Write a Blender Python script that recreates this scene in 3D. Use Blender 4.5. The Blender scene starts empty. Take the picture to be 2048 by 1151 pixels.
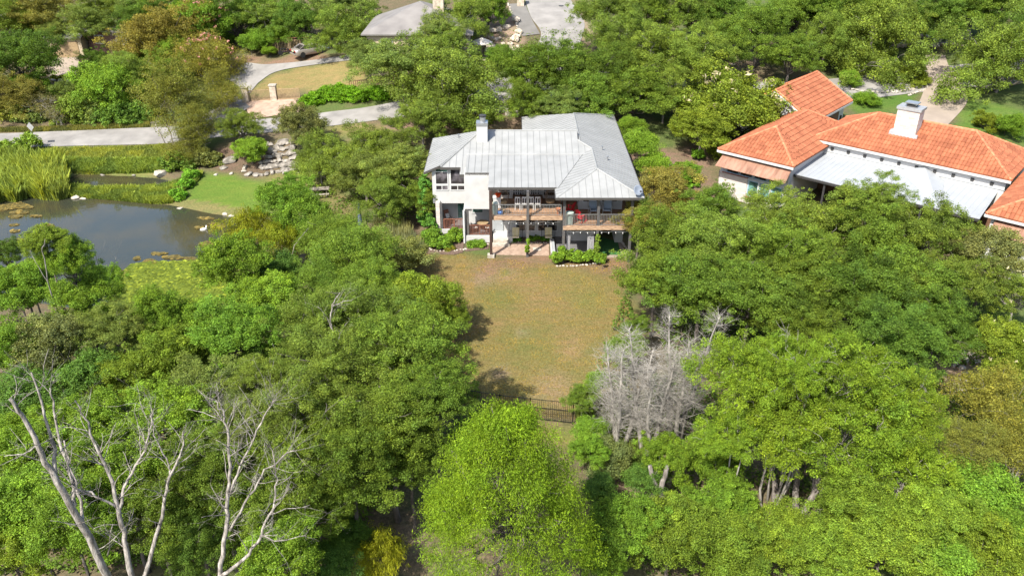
import bpy, math, random
import numpy as np
from mathutils import Vector, Matrix
PI=math.pi
R_=math.radians
random.seed(7); RNG=np.random.default_rng(11)
S=bpy.context.scene
COL=S.collection
# ---------------------------------------------------------------- camera, sky, sun, exposure
FPX=1650.0; PITCH=R_(28.3); CAMZ=29.0
cam=bpy.data.cameras.new('camera'); camo=bpy.data.objects.new('camera',cam); COL.objects.link(camo)
cam.sensor_width=36; cam.lens=36*FPX/2048; cam.clip_start=.5; cam.clip_end=3000
camo.location=(0,0,CAMZ); camo.rotation_euler=(PI/2-PITCH,0,0); S.camera=camo
SUN_EL=R_(50); SDX,SDY=-.56,-.83            # where the sun stands, seen from the yard: behind the viewer, to the left
W=bpy.data.worlds.new('World'); S.world=W; W.use_nodes=True
nt=W.node_tree; sk=nt.nodes.new('ShaderNodeTexSky'); sk.sky_type='NISHITA'; sk.sun_disc=False
sk.sun_elevation=SUN_EL; sk.sun_rotation=math.atan2(SDX,SDY)
sk.air_density=1.0; sk.dust_density=2.0; sk.ozone_density=1.0
bg=nt.nodes['Background']; bg.inputs['Strength'].default_value=.135
nt.links.new(sk.outputs['Color'],bg.inputs['Color'])
sl=bpy.data.lights.new('sun','SUN'); sl.energy=4.4; sl.angle=R_(.5); sl.color=(1,.955,.87)
so=bpy.data.objects.new('sun',sl); COL.objects.link(so)
_d=Vector((SDX*math.cos(SUN_EL),SDY*math.cos(SUN_EL),math.sin(SUN_EL)))
so.rotation_euler=_d.to_track_quat('Z','Y').to_euler(); so.location=(-40,-40,80)
S.view_settings.view_transform='Standard'; S.view_settings.look='None'; S.view_settings.gamma=1
S.view_settings.exposure=1.2
S.cycles.max_bounces=6; S.cycles.diffuse_bounces=3; S.cycles.glossy_bounces=2; S.cycles.transmission_bounces=3
S.cycles.transparent_max_bounces=4; S.cycles.use_denoising=True
# ---------------------------------------------------------------- materials
MATS={}
def nmat(name,rough=.7,metal=0.,spec=.3):
    m=bpy.data.materials.new(name); m.use_nodes=True
    p=m.node_tree.nodes['Principled BSDF']; p.inputs['Roughness'].default_value=rough
    p.inputs['Metallic'].default_value=metal; p.inputs['Specular IOR Level'].default_value=spec
    return m,m.node_tree.nodes,m.node_tree.links,p
def mat(name,c,rough=.7,var=.12,scale=6.,metal=0.,spec=.3,bump=0.,c2=None,stretch=None,detail=4.):
    """colour varied by two octaves of noise (and an optional second colour), optional bump"""
    if name in MATS: return MATS[name]
    c=[x*.82 for x in c]; c2=[x*.82 for x in c2] if c2 else None
    m,N,L,p=nmat(name,rough,metal,spec)
    tc=N.new('ShaderNodeTexCoord'); mp=N.new('ShaderNodeMapping'); L.new(tc.outputs['Object'],mp.inputs[0])
    if stretch: mp.inputs['Scale'].default_value=stretch
    nz=N.new('ShaderNodeTexNoise'); nz.inputs['Scale'].default_value=scale; nz.inputs['Detail'].default_value=detail
    L.new(mp.outputs[0],nz.inputs['Vector'])
    r=N.new('ShaderNodeValToRGB'); L.new(nz.outputs['Fac'],r.inputs[0])
    e=r.color_ramp.elements; e[0].position=.32; e[1].position=.68
    lo=[x*(1-var) for x in c]; hi=[min(1,x*(1+var)) for x in (c2 or c)]
    e[0].color=(*lo,1); e[1].color=(*hi,1)
    L.new(r.outputs[0],p.inputs['Base Color'])
    if bump:
        b=N.new('ShaderNodeBump'); b.inputs['Strength'].default_value=bump; b.inputs['Distance'].default_value=.03
        n2=N.new('ShaderNodeTexNoise'); n2.inputs['Scale'].default_value=scale*3; L.new(mp.outputs[0],n2.inputs['Vector'])
        L.new(n2.outputs['Fac'],b.inputs['Height']); L.new(b.outputs[0],p.inputs['Normal'])
    MATS[name]=m; return m
def brickmat(name,c1,c2,mortar,sx,sz):
    m,N,L,p=nmat(name,.85)
    tc=N.new('ShaderNodeTexCoord'); sp=N.new('ShaderNodeSeparateXYZ'); L.new(tc.outputs['Object'],sp.inputs[0])
    ad=N.new('ShaderNodeMath'); L.new(sp.outputs[0],ad.inputs[0]); L.new(sp.outputs[1],ad.inputs[1])
    cb=N.new('ShaderNodeCombineXYZ'); L.new(ad.outputs[0],cb.inputs[0]); L.new(sp.outputs[2],cb.inputs[1])
    b=N.new('ShaderNodeTexBrick'); L.new(cb.outputs[0],b.inputs['Vector']); b.inputs['Scale'].default_value=1
    b.inputs['Brick Width'].default_value=sx; b.inputs['Row Height'].default_value=sz; b.inputs['Mortar Size'].default_value=.014
    b.inputs['Color1'].default_value=(*[x*.87 for x in c1],1); b.inputs['Color2'].default_value=(*[x*.87 for x in c2],1); b.inputs['Mortar'].default_value=(*[x*.87 for x in mortar],1)
    L.new(b.outputs['Color'],p.inputs['Base Color'])
    bp=N.new('ShaderNodeBump'); bp.inputs['Strength'].default_value=.6; bp.inputs['Distance'].default_value=.02; bp.invert=True
    L.new(b.outputs['Fac'],bp.inputs['Height']); L.new(bp.outputs[0],p.inputs['Normal'])
    MATS[name]=m; return m
def M(n): return MATS[n]
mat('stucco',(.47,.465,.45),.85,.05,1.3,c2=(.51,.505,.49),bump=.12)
mat('white_trim',(.55,.55,.54),.5,.03,3)
mat('white_paint',(.53,.52,.50),.45,.04,8)
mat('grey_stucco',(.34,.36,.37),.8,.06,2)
mat('roof_metal',(.275,.278,.268),.55,.06,.9,metal=.03,spec=.3,c2=(.30,.302,.292),stretch=(1,1,1))
mat('roof_seam',(.22,.225,.225),.55,.05,2)  # darker than the roof: seam dirt, with the ribs' shadow put into the colour
mat('dish_grey',(.22,.25,.30),.4,.05,3)
mat('canopy_seam',(.36,.375,.385),.5,.05,2)
mat('white_metal',(.38,.40,.415),.5,.05,.8,metal=.1,spec=.4)
mat('fascia',(.07,.065,.06),.5,.1,4)
mat('dark_frame',(.045,.043,.042),.45,.1,8)
mat('post_paint',(.085,.088,.095),.5,.15,5,c2=(.11,.10,.09))
mat('post_brown',(.06,.037,.03),.5,.2,5)
mat('galvanised',(.45,.46,.47),.35,.1,5,metal=.7)
mat('deck_wood',(.30,.165,.09),.7,.2,2.5,c2=(.37,.225,.135),stretch=(.6,9,1))
mat('rim_wood',(.33,.20,.12),.75,.3,3,c2=(.42,.29,.19),stretch=(1,1,6))
mat('redwood',(.20,.085,.055),.6,.2,6)
mat('brown_wood',(.16,.085,.05),.7,.25,6)
mat('weathered_wood',(.36,.31,.26),.85,.25,6)
mat('tan_wood',(.33,.235,.13),.7,.15,6)
mat('concrete',(.30,.28,.25),.9,.12,1.2,c2=(.34,.32,.28),bump=.15)
mat('grey_floor',(.16,.155,.155),.8,.1,3)
mat('asphalt',(.225,.212,.195),.92,.12,.55,c2=(.265,.25,.23),bump=.2,detail=8)
mat('dark_drive',(.17,.16,.145),.92,.12,.8,bump=.2)
mat('beige_drive',(.30,.245,.195),.92,.10,.8,bump=.2)
mat('pink_paving',(.35,.24,.175),.9,.12,2,c2=(.38,.275,.205),bump=.3)
mat('patio_stone',(.32,.225,.165),.9,.14,3.2,c2=(.36,.265,.20),bump=.4)
mat('limestone',(.42,.34,.26),.9,.22,3,c2=(.50,.43,.34),bump=.8)
mat('pale_stone',(.38,.335,.27),.9,.18,4,c2=(.44,.40,.34),bump=.8)
mat('boulder',(.16,.14,.115),.9,.4,1.6,c2=(.27,.245,.21),bump=1.)
mat('mulch',(.14,.095,.07),.95,.35,9,bump=1)
mat('turf',(.035,.13,.035),.95,.12,12,bump=.5)
mat('copper',(.27,.135,.085),.5,.2,.9,metal=.2,spec=.4,c2=(.33,.185,.125),stretch=(3,.4,1))
mat('terracotta_pot',(.45,.17,.08),.8,.15,6)
mat('blue_frame',(.30,.42,.52),.5,.05,5)
mat('red_brick_sill',(.33,.14,.10),.85,.15,9)
mat('red_paint',(.62,.02,.035),.35,.1,8,spec=.5)
mat('blue_glaze',(.03,.14,.42),.2,.3,14,spec=.6)
mat('sage_plastic',(.36,.43,.38),.6,.05,6)
mat('blue_grey_cushion',(.30,.36,.43),.9,.08,10)
mat('stripe_cream',(.72,.66,.5),.9,.06,10)
mat('yellow_cloth',(.62,.52,.12),.9,.06,10)
mat('wicker',(.22,.155,.11),.8,.3,25)
mat('curtain',(.48,.47,.48),.9,.05,5)
mat('orange_red',(.60,.10,.03),.7,.35,18)
mat('black_iron',(.012,.012,.012),.45,.1,8)
mat('umbrella_cloth',(.70,.63,.56),.9,.05,6)
mat('navy_cloth',(.10,.13,.19),.9,.1,6)
mat('grey_roof',(.185,.17,.16),.75,.10,.6,c2=(.215,.20,.185),bump=.2)
mat('brown_roof',(.15,.085,.065),.85,.2,2,bump=.4)
mat('tan_wall',(.50,.40,.28),.85,.1,1.5,bump=.2)
mat('car_paint',(.45,.40,.36),.28,.03,2,metal=.55,spec=.6)
mat('car_dark',(.035,.02,.03),.35,.1,3,spec=.6)
mat('tyre',(.02,.02,.02),.8,.1,9)
mat('chrome',(.6,.6,.6),.25,.05,3,metal=.9)
mat('tail_red',(.35,.01,.01),.25,.05,3)
mat('plate_yellow',(.55,.62,.35),.5,.05,3)
mat('sign_red',(.55,.03,.02),.5,.05,3)
mat('sign_back',(.42,.42,.42),.45,.1,5,metal=.4)
mat('bark',(.085,.07,.058),.95,.35,7,c2=(.13,.11,.095),stretch=(1,1,.3),bump=1)
mat('bark_pale',(.17,.145,.125),.95,.3,6,c2=(.24,.215,.19),stretch=(1,1,.3),bump=1)
mat('dead_wood',(.17,.148,.125),.95,.4,9,c2=(.31,.28,.245),stretch=(1,1,.25),bump=.8)
mat('dead_twig',(.22,.20,.17),.95,.3,5,c2=(.34,.315,.275),stretch=(1,1,.4))
mat('duck_white',(.85,.85,.82),.7,.03,5)
mat('duck_orange',(.7,.3,.03),.6,.05,5)
brickmat('white_brick',(.60,.515,.48),(.49,.43,.38),(.51,.485,.455),.42,.16)
brickmat('chimney_brick',(.55,.515,.47),(.48,.37,.30),(.50,.475,.43),.55,.19)
def glassmat(name,c,rough=.06):
    m,N,L,p=nmat(name,rough,0,.7)
    p.inputs['Base Color'].default_value=(*c,1)
    tc=N.new('ShaderNodeTexCoord'); nz=N.new('ShaderNodeTexNoise'); nz.inputs['Scale'].default_value=1.4; nz.inputs['Detail'].default_value=5
    L.new(tc.outputs['Object'],nz.inputs['Vector']); r=N.new('ShaderNodeValToRGB'); L.new(nz.outputs['Fac'],r.inputs[0])
    r.color_ramp.elements[0].position=.42; r.color_ramp.elements[1].position=.66
    r.color_ramp.elements[0].color=(*[x*.5 for x in c],1); r.color_ramp.elements[1].color=(*[min(1,x*2.6+.01) for x in c],1)
    L.new(r.outputs[0],p.inputs['Base Color']); MATS[name]=m
glassmat('glass_dark',(.022,.020,.019)); glassmat('glass_green',(.05,.11,.09)); glassmat('glass_room',(.05,.045,.05))
def leafmat():
    m,N,L,p=nmat('leaf',.6,0,.14)
    oi=N.new('ShaderNodeObjectInfo'); at=N.new('ShaderNodeAttribute'); at.attribute_name='tint'
    sp=N.new('ShaderNodeSeparateColor'); L.new(at.outputs['Color'],sp.inputs[0])
    mx=N.new('ShaderNodeMix'); mx.data_type='RGBA'; mx.blend_type='MULTIPLY'; mx.inputs[0].default_value=1
    L.new(oi.outputs['Color'],mx.inputs[6])
    # leaves vary from a cooler to a yellower green, and in strength
    rp=N.new('ShaderNodeValToRGB'); L.new(sp.outputs[1],rp.inputs[0])
    rp.color_ramp.elements[0].color=(.90,.93,.80,1); rp.color_ramp.elements[1].color=(1.26,1.08,.62,1)
    L.new(rp.outputs[0],mx.inputs[7])
    sc=N.new('ShaderNodeVectorMath'); sc.operation='SCALE'; L.new(mx.outputs[2],sc.inputs[0]); L.new(sp.outputs[0],sc.inputs['Scale'])
    L.new(sc.outputs[0],p.inputs['Base Color'])
    tr=N.new('ShaderNodeBsdfTranslucent'); hs=N.new('ShaderNodeMix'); hs.data_type='RGBA'; hs.blend_type='MULTIPLY'; hs.inputs[0].default_value=1
    L.new(sc.outputs[0],hs.inputs[6]); hs.inputs[7].default_value=(1.5,1.35,.6,1); L.new(hs.outputs[2],tr.inputs[0])
    ms=N.new('ShaderNodeMixShader'); ms.inputs[0].default_value=.38
    L.new(p.outputs[0],ms.inputs[1]); L.new(tr.outputs[0],ms.inputs[2])
    L.new(ms.outputs[0],N['Material Output'].inputs[0]); MATS['leaf']=m
leafmat()
def tilemat():
    """barrel tile colour: course shadow comes from the modelled rolls, the clay varies tile by tile"""
    m,N,L,p=nmat('clay_tile',.8,0,.25)
    at=N.new('ShaderNodeAttribute'); at.attribute_name='tint'
    sp=N.new('ShaderNodeSeparateColor'); L.new(at.outputs['Color'],sp.inputs[0])
    r=N.new('ShaderNodeValToRGB'); L.new(sp.outputs[0],r.inputs[0])
    r.color_ramp.elements[0].color=(.22,.072,.034,1); r.color_ramp.elements[1].color=(.345,.125,.060,1)
    tc=N.new('ShaderNodeTexCoord'); nz=N.new('ShaderNodeTexNoise'); nz.inputs['Scale'].default_value=.7; nz.inputs['Detail'].default_value=6
    L.new(tc.outputs['Object'],nz.inputs['Vector'])
    r2=N.new('ShaderNodeValToRGB'); L.new(nz.outputs['Fac'],r2.inputs[0]); r2.color_ramp.elements[0].position=.3; r2.color_ramp.elements[1].position=.55
    r2.color_ramp.elements[0].color=(.80,.77,.75,1); r2.color_ramp.elements[1].color=(1,1,1,1)
    mx=N.new('ShaderNodeMix'); mx.data_type='RGBA'; mx.blend_type='MULTIPLY'; mx.inputs[0].default_value=1
    L.new(r.outputs[0],mx.inputs[6]); L.new(r2.outputs[0],mx.inputs[7]); L.new(mx.outputs[2],p.inputs['Base Color']); MATS['clay_tile']=m
tilemat()
# ---------------------------------------------------------------- mesh helpers
class MB:
    def __init__(s): s.v=[]; s.f=[]
    def quad(s,*pts):
        i=len(s.v); s.v+= [tuple(p) for p in pts]; s.f.append(tuple(range(i,i+len(pts)))); return s
    def box(s,x0,x1,y0,y1,z0,z1):
        return s.hexa([(x0,y0,z0),(x1,y0,z0),(x1,y1,z0),(x0,y1,z0),(x0,y0,z1),(x1,y0,z1),(x1,y1,z1),(x0,y1,z1)])
    def hexa(s,p):
        i=len(s.v); s.v+=[tuple(q) for q in p]
        for f in ((0,3,2,1),(4,5,6,7),(0,1,5,4),(1,2,6,5),(2,3,7,6),(3,0,4,7)): s.f.append(tuple(i+k for k in f))
        return s
    def rbox(s,cx,cy,cz,sx,sy,sz,mtx=None,rot=(0,0,0)):
        from mathutils import Euler
        e=Euler(rot).to_matrix()
        P=[]
        for dz in (-.5,.5):
            for dx,dy in ((-.5,-.5),(.5,-.5),(.5,.5),(-.5,.5)):
                q=e@Vector((dx*sx,dy*sy,dz*sz))+Vector((cx,cy,cz)); P.append(tuple(q))
        return s.hexa(P)
    def prism(s,poly,dz):
        """polygon (3-D points) thickened downwards by dz"""
        i=len(s.v); n=len(poly); s.v+=[tuple(p) for p in poly]+[(p[0],p[1],p[2]-dz) for p in poly]
        s.f.append(tuple(range(i,i+n))); s.f.append(tuple(range(i+2*n-1,i+n-1,-1)))
        for k in range(n): s.f.append((i+k,i+(k+1)%n,i+n+(k+1)%n,i+n+k))
        return s
    def tube(s,pts,rad,n=6,closed=False):
        pts=[Vector(p) for p in pts]; rad=rad if isinstance(rad,(list,tuple)) else [rad]*len(pts)
        i0=len(s.v); m=len(pts); u=None
        for k,p in enumerate(pts):
            d=(pts[min(k+1,m-1)]-pts[max(k-1,0)]).normalized() if not closed else (pts[(k+1)%m]-pts[k-1]).normalized()
            if u is None: u=d.orthogonal().normalized()
            else:
                u=(u-d*u.dot(d))
                u=u.normalized() if u.length>1e-5 else d.orthogonal().normalized()
            w=d.cross(u)
            for j in range(n):
                a=2*PI*j/n; s.v.append(tuple(p+(u*math.cos(a)+w*math.sin(a))*rad[k]))
        for k in range(m if closed else m-1):
            a=i0+k*n; b=i0+((k+1)%m)*n
            for j in range(n): s.f.append((a+j,a+(j+1)%n,b+(j+1)%n,b+j))
        if not closed:
            s.f.append(tuple(i0+j for j in reversed(range(n)))); s.f.append(tuple(i0+(m-1)*n+j for j in range(n)))
        return s
    def lathe(s,prof,c=(0,0,0),n=14):
        i0=len(s.v)
        for r,z in prof:
            for j in range(n):
                a=2*PI*j/n; s.v.append((c[0]+r*math.cos(a),c[1]+r*math.sin(a),c[2]+z))
        for k in range(len(prof)-1):
            for j in range(n): s.f.append((i0+k*n+j,i0+k*n+(j+1)%n,i0+(k+1)*n+(j+1)%n,i0+(k+1)*n+j))
        s.f.append(tuple(i0+j for j in reversed(range(n)))); s.f.append(tuple(i0+(len(prof)-1)*n+j for j in range(n)))
        return s
    def build(s,name,m,parent=None,smooth=False,loc=None):
        o=(parent.location if parent is not None and parent.get('_w') else None)
        v=s.v if o is None else [(a-o[0],b-o[1],c-o[2]) for a,b,c in s.v]
        if loc is not None: v=[(a-loc[0],b-loc[1],c-loc[2]) for a,b,c in v]
        me=bpy.data.meshes.new(name); me.from_pydata(v,[],s.f); me.update()
        if isinstance(m,str): m=MATS[m]
        me.materials.append(m)
        if smooth: me.polygons.foreach_set('use_smooth',[True]*len(me.polygons))
        ob=bpy.data.objects.new(name,me); COL.objects.link(ob)
        if parent is not None: ob.parent=parent
        if loc is not None: ob.location=loc
        return ob
def tag(o,label=None,cat=None,group=None,kind=None):
    if label: o['label']=label
    if cat: o['category']=cat
    if group: o['group']=group
    if kind: o['kind']=kind
    return o
def thing(name,loc,label,cat,group=None,rz=0,world=False):
    """an Empty at the thing's base; world=True: its parts are written in world coordinates"""
    e=bpy.data.objects.new(name,None); COL.objects.link(e); e.location=loc; e.rotation_euler=(0,0,rz); e.empty_display_size=.2
    if world: e['_w']=1
    return tag(e,label,cat,group)
def dup(o,loc,rz=None,label=None,parent=None,kids=None):
    c=o.copy(); COL.objects.link(c); c.parent=parent
    if loc is not None: c.location=loc
    if rz is not None: c.rotation_euler=(0,0,rz)
    if label: c['label']=label
    for ch in list(o.children):
        d=ch.copy(); COL.objects.link(d); d.parent=c
        for g in list(ch.children):
            q=g.copy(); COL.objects.link(q); q.parent=d
    return c
# ---------------------------------------------------------------- terrain
XN=np.array([-110,-50,-38,-25,-12,0,10,20,35,60,120.])
YN=np.array([-20,14,24,32,38,46,58,66,72,76,80,84,92,100,107,116,140,200,300.])
ZT=np.array([# -110 -50  -38  -25  -12   0    10   20   35   60   120
 [-4, -4, -4, -4, -4,  -4,  -4, -4, -4, -4, -4],      # -20
 [-3, -3, -3, -3, -3,  -3,  -3.4,-3.4,-3,-3,-3],      # 14
 [-1.6,-1.6,-1.6,-1.6,-1.6,-1.4,-2.2,-2.2,-2,-2,-2],  # 24
 [-1,-1,-1,-.8,-.6,-.4,-1.2,-1.4,-1,-1,-1],           # 32
 [-.9,-.9,-.9,-.6,-.2,0,0,-.4,-.4,0,0],               # 38
 [-.9,-.9,-.9,-.5,-.1,0,0,0,0,.5,.5],                 # 46
 [-.8,-.8,-.8,-.5,-.1,0,0,.2,.4,.8,1],                # 58
 [-.7,-.7,-.7,-.5,0,0,.1,.4,.7,1,1.5],                # 66
 [-.7,-.7,-.7,-.6,.3,.8,1.,.9,1,1.2,2],               # 72
 [-.7,-.7,-.7,-.5,1.4,2.2,2.2,1.5,1.4,1.6,2.5],           # 76
 [-.6,-.6,-.6,-.2,3.2,3.6,3.5,2.2,1.9,2.,3],          # 80
 [.1,.1,.4,2.0,4.1,4.4,4.4,2.9,2.4,2.5,3.5],         # 84
 [1.0,1.0,1.5,3.0,5.0,5.8,5.8,4.0,3.1,3.2,4.5],       # 92
 [2.3,2.3,3.0,4.6,6.6,7.5,7.6,5.5,4.2,4.5,6],         # 100
 [3.9,3.9,4.7,6.2,8.1,9.2,9.2,7.3,5.8,6,7.5],         # 107
 [6.4,6.4,7.2,8.5,10.2,11,11,9.5,8,8,9],                # 116
 [13,13,13,13.5,14.5,15,15,14.5,13,13,14],            # 140
 [24,24,24,24,25,25,25,25,24,24,24],[38]*11])
GX0,GX1,GY0,GY1,GS=-110.,120.,-20.,300.,.5
gx=np.arange(GX0,GX1+.01,GS); gy=np.arange(GY0,GY1+.01,GS)
def _interp():
    A=np.array([np.interp(gx,XN,row) for row in ZT]); B=np.array([np.interp(gy,YN,A[:,i]) for i in range(len(gx))]).T
    k=np.ones(7)/7
    for _ in range(2):
        P=np.pad(B,3,mode='edge')
        P=np.apply_along_axis(lambda r:np.convolve(r,k,'valid'),1,P); B=np.apply_along_axis(lambda r:np.convolve(r,k,'valid'),0,P)
    return B
GZ=_interp()
def ground(x,y):
    x=np.clip(np.asarray(x,float),GX0,GX1-.01); y=np.clip(np.asarray(y,float),GY0,GY1-.01)
    i=((x-GX0)/GS).astype(int); j=((y-GY0)/GS).astype(int)
    i=np.minimum(i,len(gx)-2); j=np.minimum(j,len(gy)-2)
    fx=(x-GX0)/GS-i; fy=(y-GY0)/GS-j
    return (GZ[j,i]*(1-fx)*(1-fy)+GZ[j,i+1]*fx*(1-fy)+GZ[j+1,i]*(1-fx)*fy+GZ[j+1,i+1]*fx*fy)
def gz(x,y): return float(ground(x,y))
sP,cP=math.sin(PITCH),math.cos(PITCH)
def ray(px,py):
    u=(px-1024)/FPX; v=(py-575.5)/FPX
    return np.array((u,cP-v*sP,-(sP+v*cP)))
def onz(px,py,z):
    d=ray(px,py); t=(z-CAMZ)/d[2]; return (d[0]*t,d[1]*t,z)
TT=np.arange(14,260,.1)
def surv(px,py,h=0.,V=0.):
    """the place in the yard seen at a spot of the photograph, h metres above the ground"""
    d=ray(px,py); x=d[0]*TT; y=d[1]*TT; z=CAMZ+d[2]*TT
    f=z-ground(x,y)-(h-V*TT)
    k=np.argmax(f<0)
    if f[k]>=0: k=len(TT)-1
    return float(x[k]),float(y[k]),float(z[k]),float(TT[k])
def gp(px,py): 
    x,y,z,t=surv(px,py); return (x,y)
# pond basin
POND=[onz(px,py,-1.0)[:2] for px,py in [(-260,415),(-100,412),(0,404),(60,402),(140,401),(200,404),(262,410),(330,415),(372,423),(410,431),(450,436),(466,444),(458,462),(462,490),(450,530),(470,570),(440,610),(340,625),(200,610),(80,590),(-60,560),(-260,520)]]
def inpoly(X,Y,poly):
    r=np.zeros(X.shape,bool); n=len(poly)
    for k in range(n):
        x0,y0=poly[k][:2]; x1,y1=poly[(k+1)%n][:2]
        c=((y0>Y)!=(y1>Y)); xi=(x1-x0)*(Y-y0)/((y1-y0) if y1!=y0 else 1e-9)+x0
        r^=(c&(X<xi))
    return r
def blur(A,n=3,it=1):
    k=np.ones(n)/n
    for _ in range(it):
        P=np.pad(A,n//2,mode='edge'); P=np.apply_along_axis(lambda r:np.convolve(r,k,'valid'),1,P); A=np.apply_along_axis(lambda r:np.convolve(r,k,'valid'),0,P)
    return A
MX,MY=np.meshgrid(gx,gy)
inp=inpoly(MX,MY,POND).astype(float)
shore=blur(inp,5,2)
GZ=np.where(shore>.02,np.minimum(GZ,-.62)*(1-shore)+(-2.1)*shore,GZ)
CH=[onz(px,py,-.7)[:2] for px,py in [(135,346),(240,350),(330,357),(350,366),(300,374),(220,372),(150,366)]]   # small side channel
GZ=GZ-.62*blur(inpoly(MX,MY,CH).astype(float),3,2)
# soil and grass colours, zone by zone (what grows or lies there)
def lownoise(sc,seed):
    r=np.random.default_rng(seed); h=int(len(gy)*GS/sc)+3; w=int(len(gx)*GS/sc)+3
    g=r.random((h,w)); yy=(MY-GY0)/sc; xx=(MX-GX0)/sc; i=xx.astype(int); j=yy.astype(int); fx=xx-i; fy=yy-j
    fx=fx*fx*(3-2*fx); fy=fy*fy*(3-2*fy)
    return g[j,i]*(1-fx)*(1-fy)+g[j,i+1]*fx*(1-fy)+g[j+1,i]*(1-fx)*fy+g[j+1,i+1]*fx*fy
n1=lownoise(6,1)*.5+lownoise(2.5,2)*.3+lownoise(1.1,3)*.2
n2=lownoise(9,4)*.5+lownoise(3,5)*.3+lownoise(1.,6)*.2
CR=np.stack([np.full(MX.shape,v) for v in (.105,.085,.052)],-1)
def mixc(a,b,t): return a*(1-t[...,None])+np.array(b)*t[...,None]
CR=mixc(CR,(.075,.10,.03),np.clip((n1-.45)*5,0,1))
ZONES=[# colour a, colour b, polygon in the photograph
 ((.20,.215,.065),(.24,.23,.085),[(0,298),(330,292),(360,330),(300,352),(130,350),(0,370)]),
 ((.25,.24,.10),(.20,.15,.09),[(-60,255),(300,245),(330,258),(0,268),(-60,268)]),
 ((.14,.20,.05),(.10,.16,.04),[(-60,350),(130,350),(250,366),(350,362),(410,345),(345,412),(250,404),(0,402),(-60,402)]),
 ((.12,.20,.028),(.15,.23,.035),[(400,352),(470,350),(530,362),(560,352),(590,372),(600,420),(470,450),(454,434),(400,428),(345,410)]),
 ((.17,.19,.05),(.22,.19,.08),[(530,350),(640,325),(700,400),(720,440),(600,440),(560,400)]),
 ((.22,.15,.105),(.17,.12,.085),[(440,290),(540,290),(560,335),(500,352),(430,352),(410,330)]),
 ((.30,.24,.10),(.27,.21,.085),[(505,182),(520,165),(552,145),(620,133),(693,121),(730,130),(730,175),(600,186)]),
 ((.30,.21,.14),(.26,.17,.12),[(470,112),(540,118),(610,100),(680,110),(693,120),(640,126),(532,131),(480,130)]),
 ((.27,.24,.09),(.24,.20,.08),[(650,254),(760,247),(770,262),(760,280),(640,280)]),
 ((.28,.20,.135),(.24,.17,.12),[(800,225),(880,220),(1060,232),(1180,232),(1260,238),(1260,262),(860,262),(760,270)]),
 ((.26,.19,.13),(.22,.15,.11),[(1230,300),(1420,290),(1440,430),(1340,420),(1290,360)]),
 ((.40,.30,.22),(.34,.24,.17),[(965,40),(1020,20),(1048,75),(1010,110),(950,130)]),
 ((.36,.28,.20),(.28,.21,.15),[(1150,0),(1175,0),(1190,80),(1165,80)]),
 ((.36,.28,.21),(.30,.22,.15),[(1450,80),(1500,90),(1520,160),(1470,160)]),
 ((.09,.17,.03),(.12,.20,.035),[(1690,185),(1840,185),(1830,215),(1700,225)]),
 ((.11,.19,.03),(.13,.21,.04),[(1935,195),(2060,230),(2060,290),(1900,255)]),
 ((.12,.19,.04),(.16,.20,.05),[(30,85),(90,78),(95,110),(40,115)]),
 ((.27,.195,.135),(.24,.17,.12),[(700,450),(850,440),(860,480),(840,515),(720,490)]),
 # the yard: dry tan turf with greener streaks, bare reddish soil by the terrace
 ((.285,.203,.088),(.225,.193,.070),[(840,490),(900,500),(990,515),(1100,530),(1255,520),(1262,640),(1250,700),(1240,790),(1180,840),(1000,830),(900,800),(860,700),(880,600),(800,500)]),
 ((.29,.185,.125),(.26,.17,.105),[(975,512),(1110,505),(1105,535),(1040,545),(960,560),(955,540)]),
 ((.27,.18,.125),(.245,.165,.11),[(1200,480),(1262,470),(1262,545),(1240,560),(1180,540),(1110,535)]),
 ((.20,.21,.055),(.25,.20,.07),[(960,835),(1150,850),(1180,900),(1000,880)]),
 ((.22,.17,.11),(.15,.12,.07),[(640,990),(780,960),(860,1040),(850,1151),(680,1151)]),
 ((.40,.31,.225),(.35,.27,.20),[(790,1060),(820,1055),(850,1100),(860,1151),(820,1151)]),
 ((.42,.32,.23),(.34,.25,.18),[(1880,700),(1960,690),(1960,800),(1890,790)]),
 ((.33,.245,.18),(.24,.18,.12),[(1230,900),(1480,870),(1480,1000),(1240,1010)]),
]
jx=(lownoise(1.5,20)-.5)*1.6; jy=(lownoise(1.5,21)-.5)*1.6
for ca,cb,poly in ZONES:
    wp=[gp(*p) for p in poly]
    m=blur(inpoly(MX+jx,MY+jy,wp).astype(float),3,1)
    CR=CR*(1-m[...,None])+.62*mixc(np.ones(CR.shape)*np.array(ca),cb,np.clip((n2-.35)*3.3,0,1))*m[...,None]
yard=blur(inpoly(MX,MY,[gp(*p) for p in ZONES[18][2]]).astype(float),3,1)
for (px,py,r,c) in [(1045,667,.55,(.42,.33,.25)),(1000,745,.9,(.27,.21,.17)),(967,560,1.1,(.33,.23,.16)),(1010,550,1.0,(.33,.23,.16)),(1100,770,1.4,(.33,.24,.14)),(1140,700,1.3,(.33,.235,.13)),
                    (985,600,2.2,(.16,.18,.05)),(1060,690,2.4,(.18,.19,.055)),(1180,600,1.6,(.20,.20,.06)),(1010,545,.6,(.15,.19,.05))]:
    x,y=gp(px,py); d=np.sqrt((MX-x)**2+((MY-y)*.7)**2)+ (n1-.5)*1.2*r
    CR=mixc(CR,np.array(c)*.62,np.clip(1.2-d/r,0,1)*yard*.75)
bank=((shore>.02)&(shore<.6)); CR[bank]=CR[bank]*.4+np.array((.15,.11,.06))*.6
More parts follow.
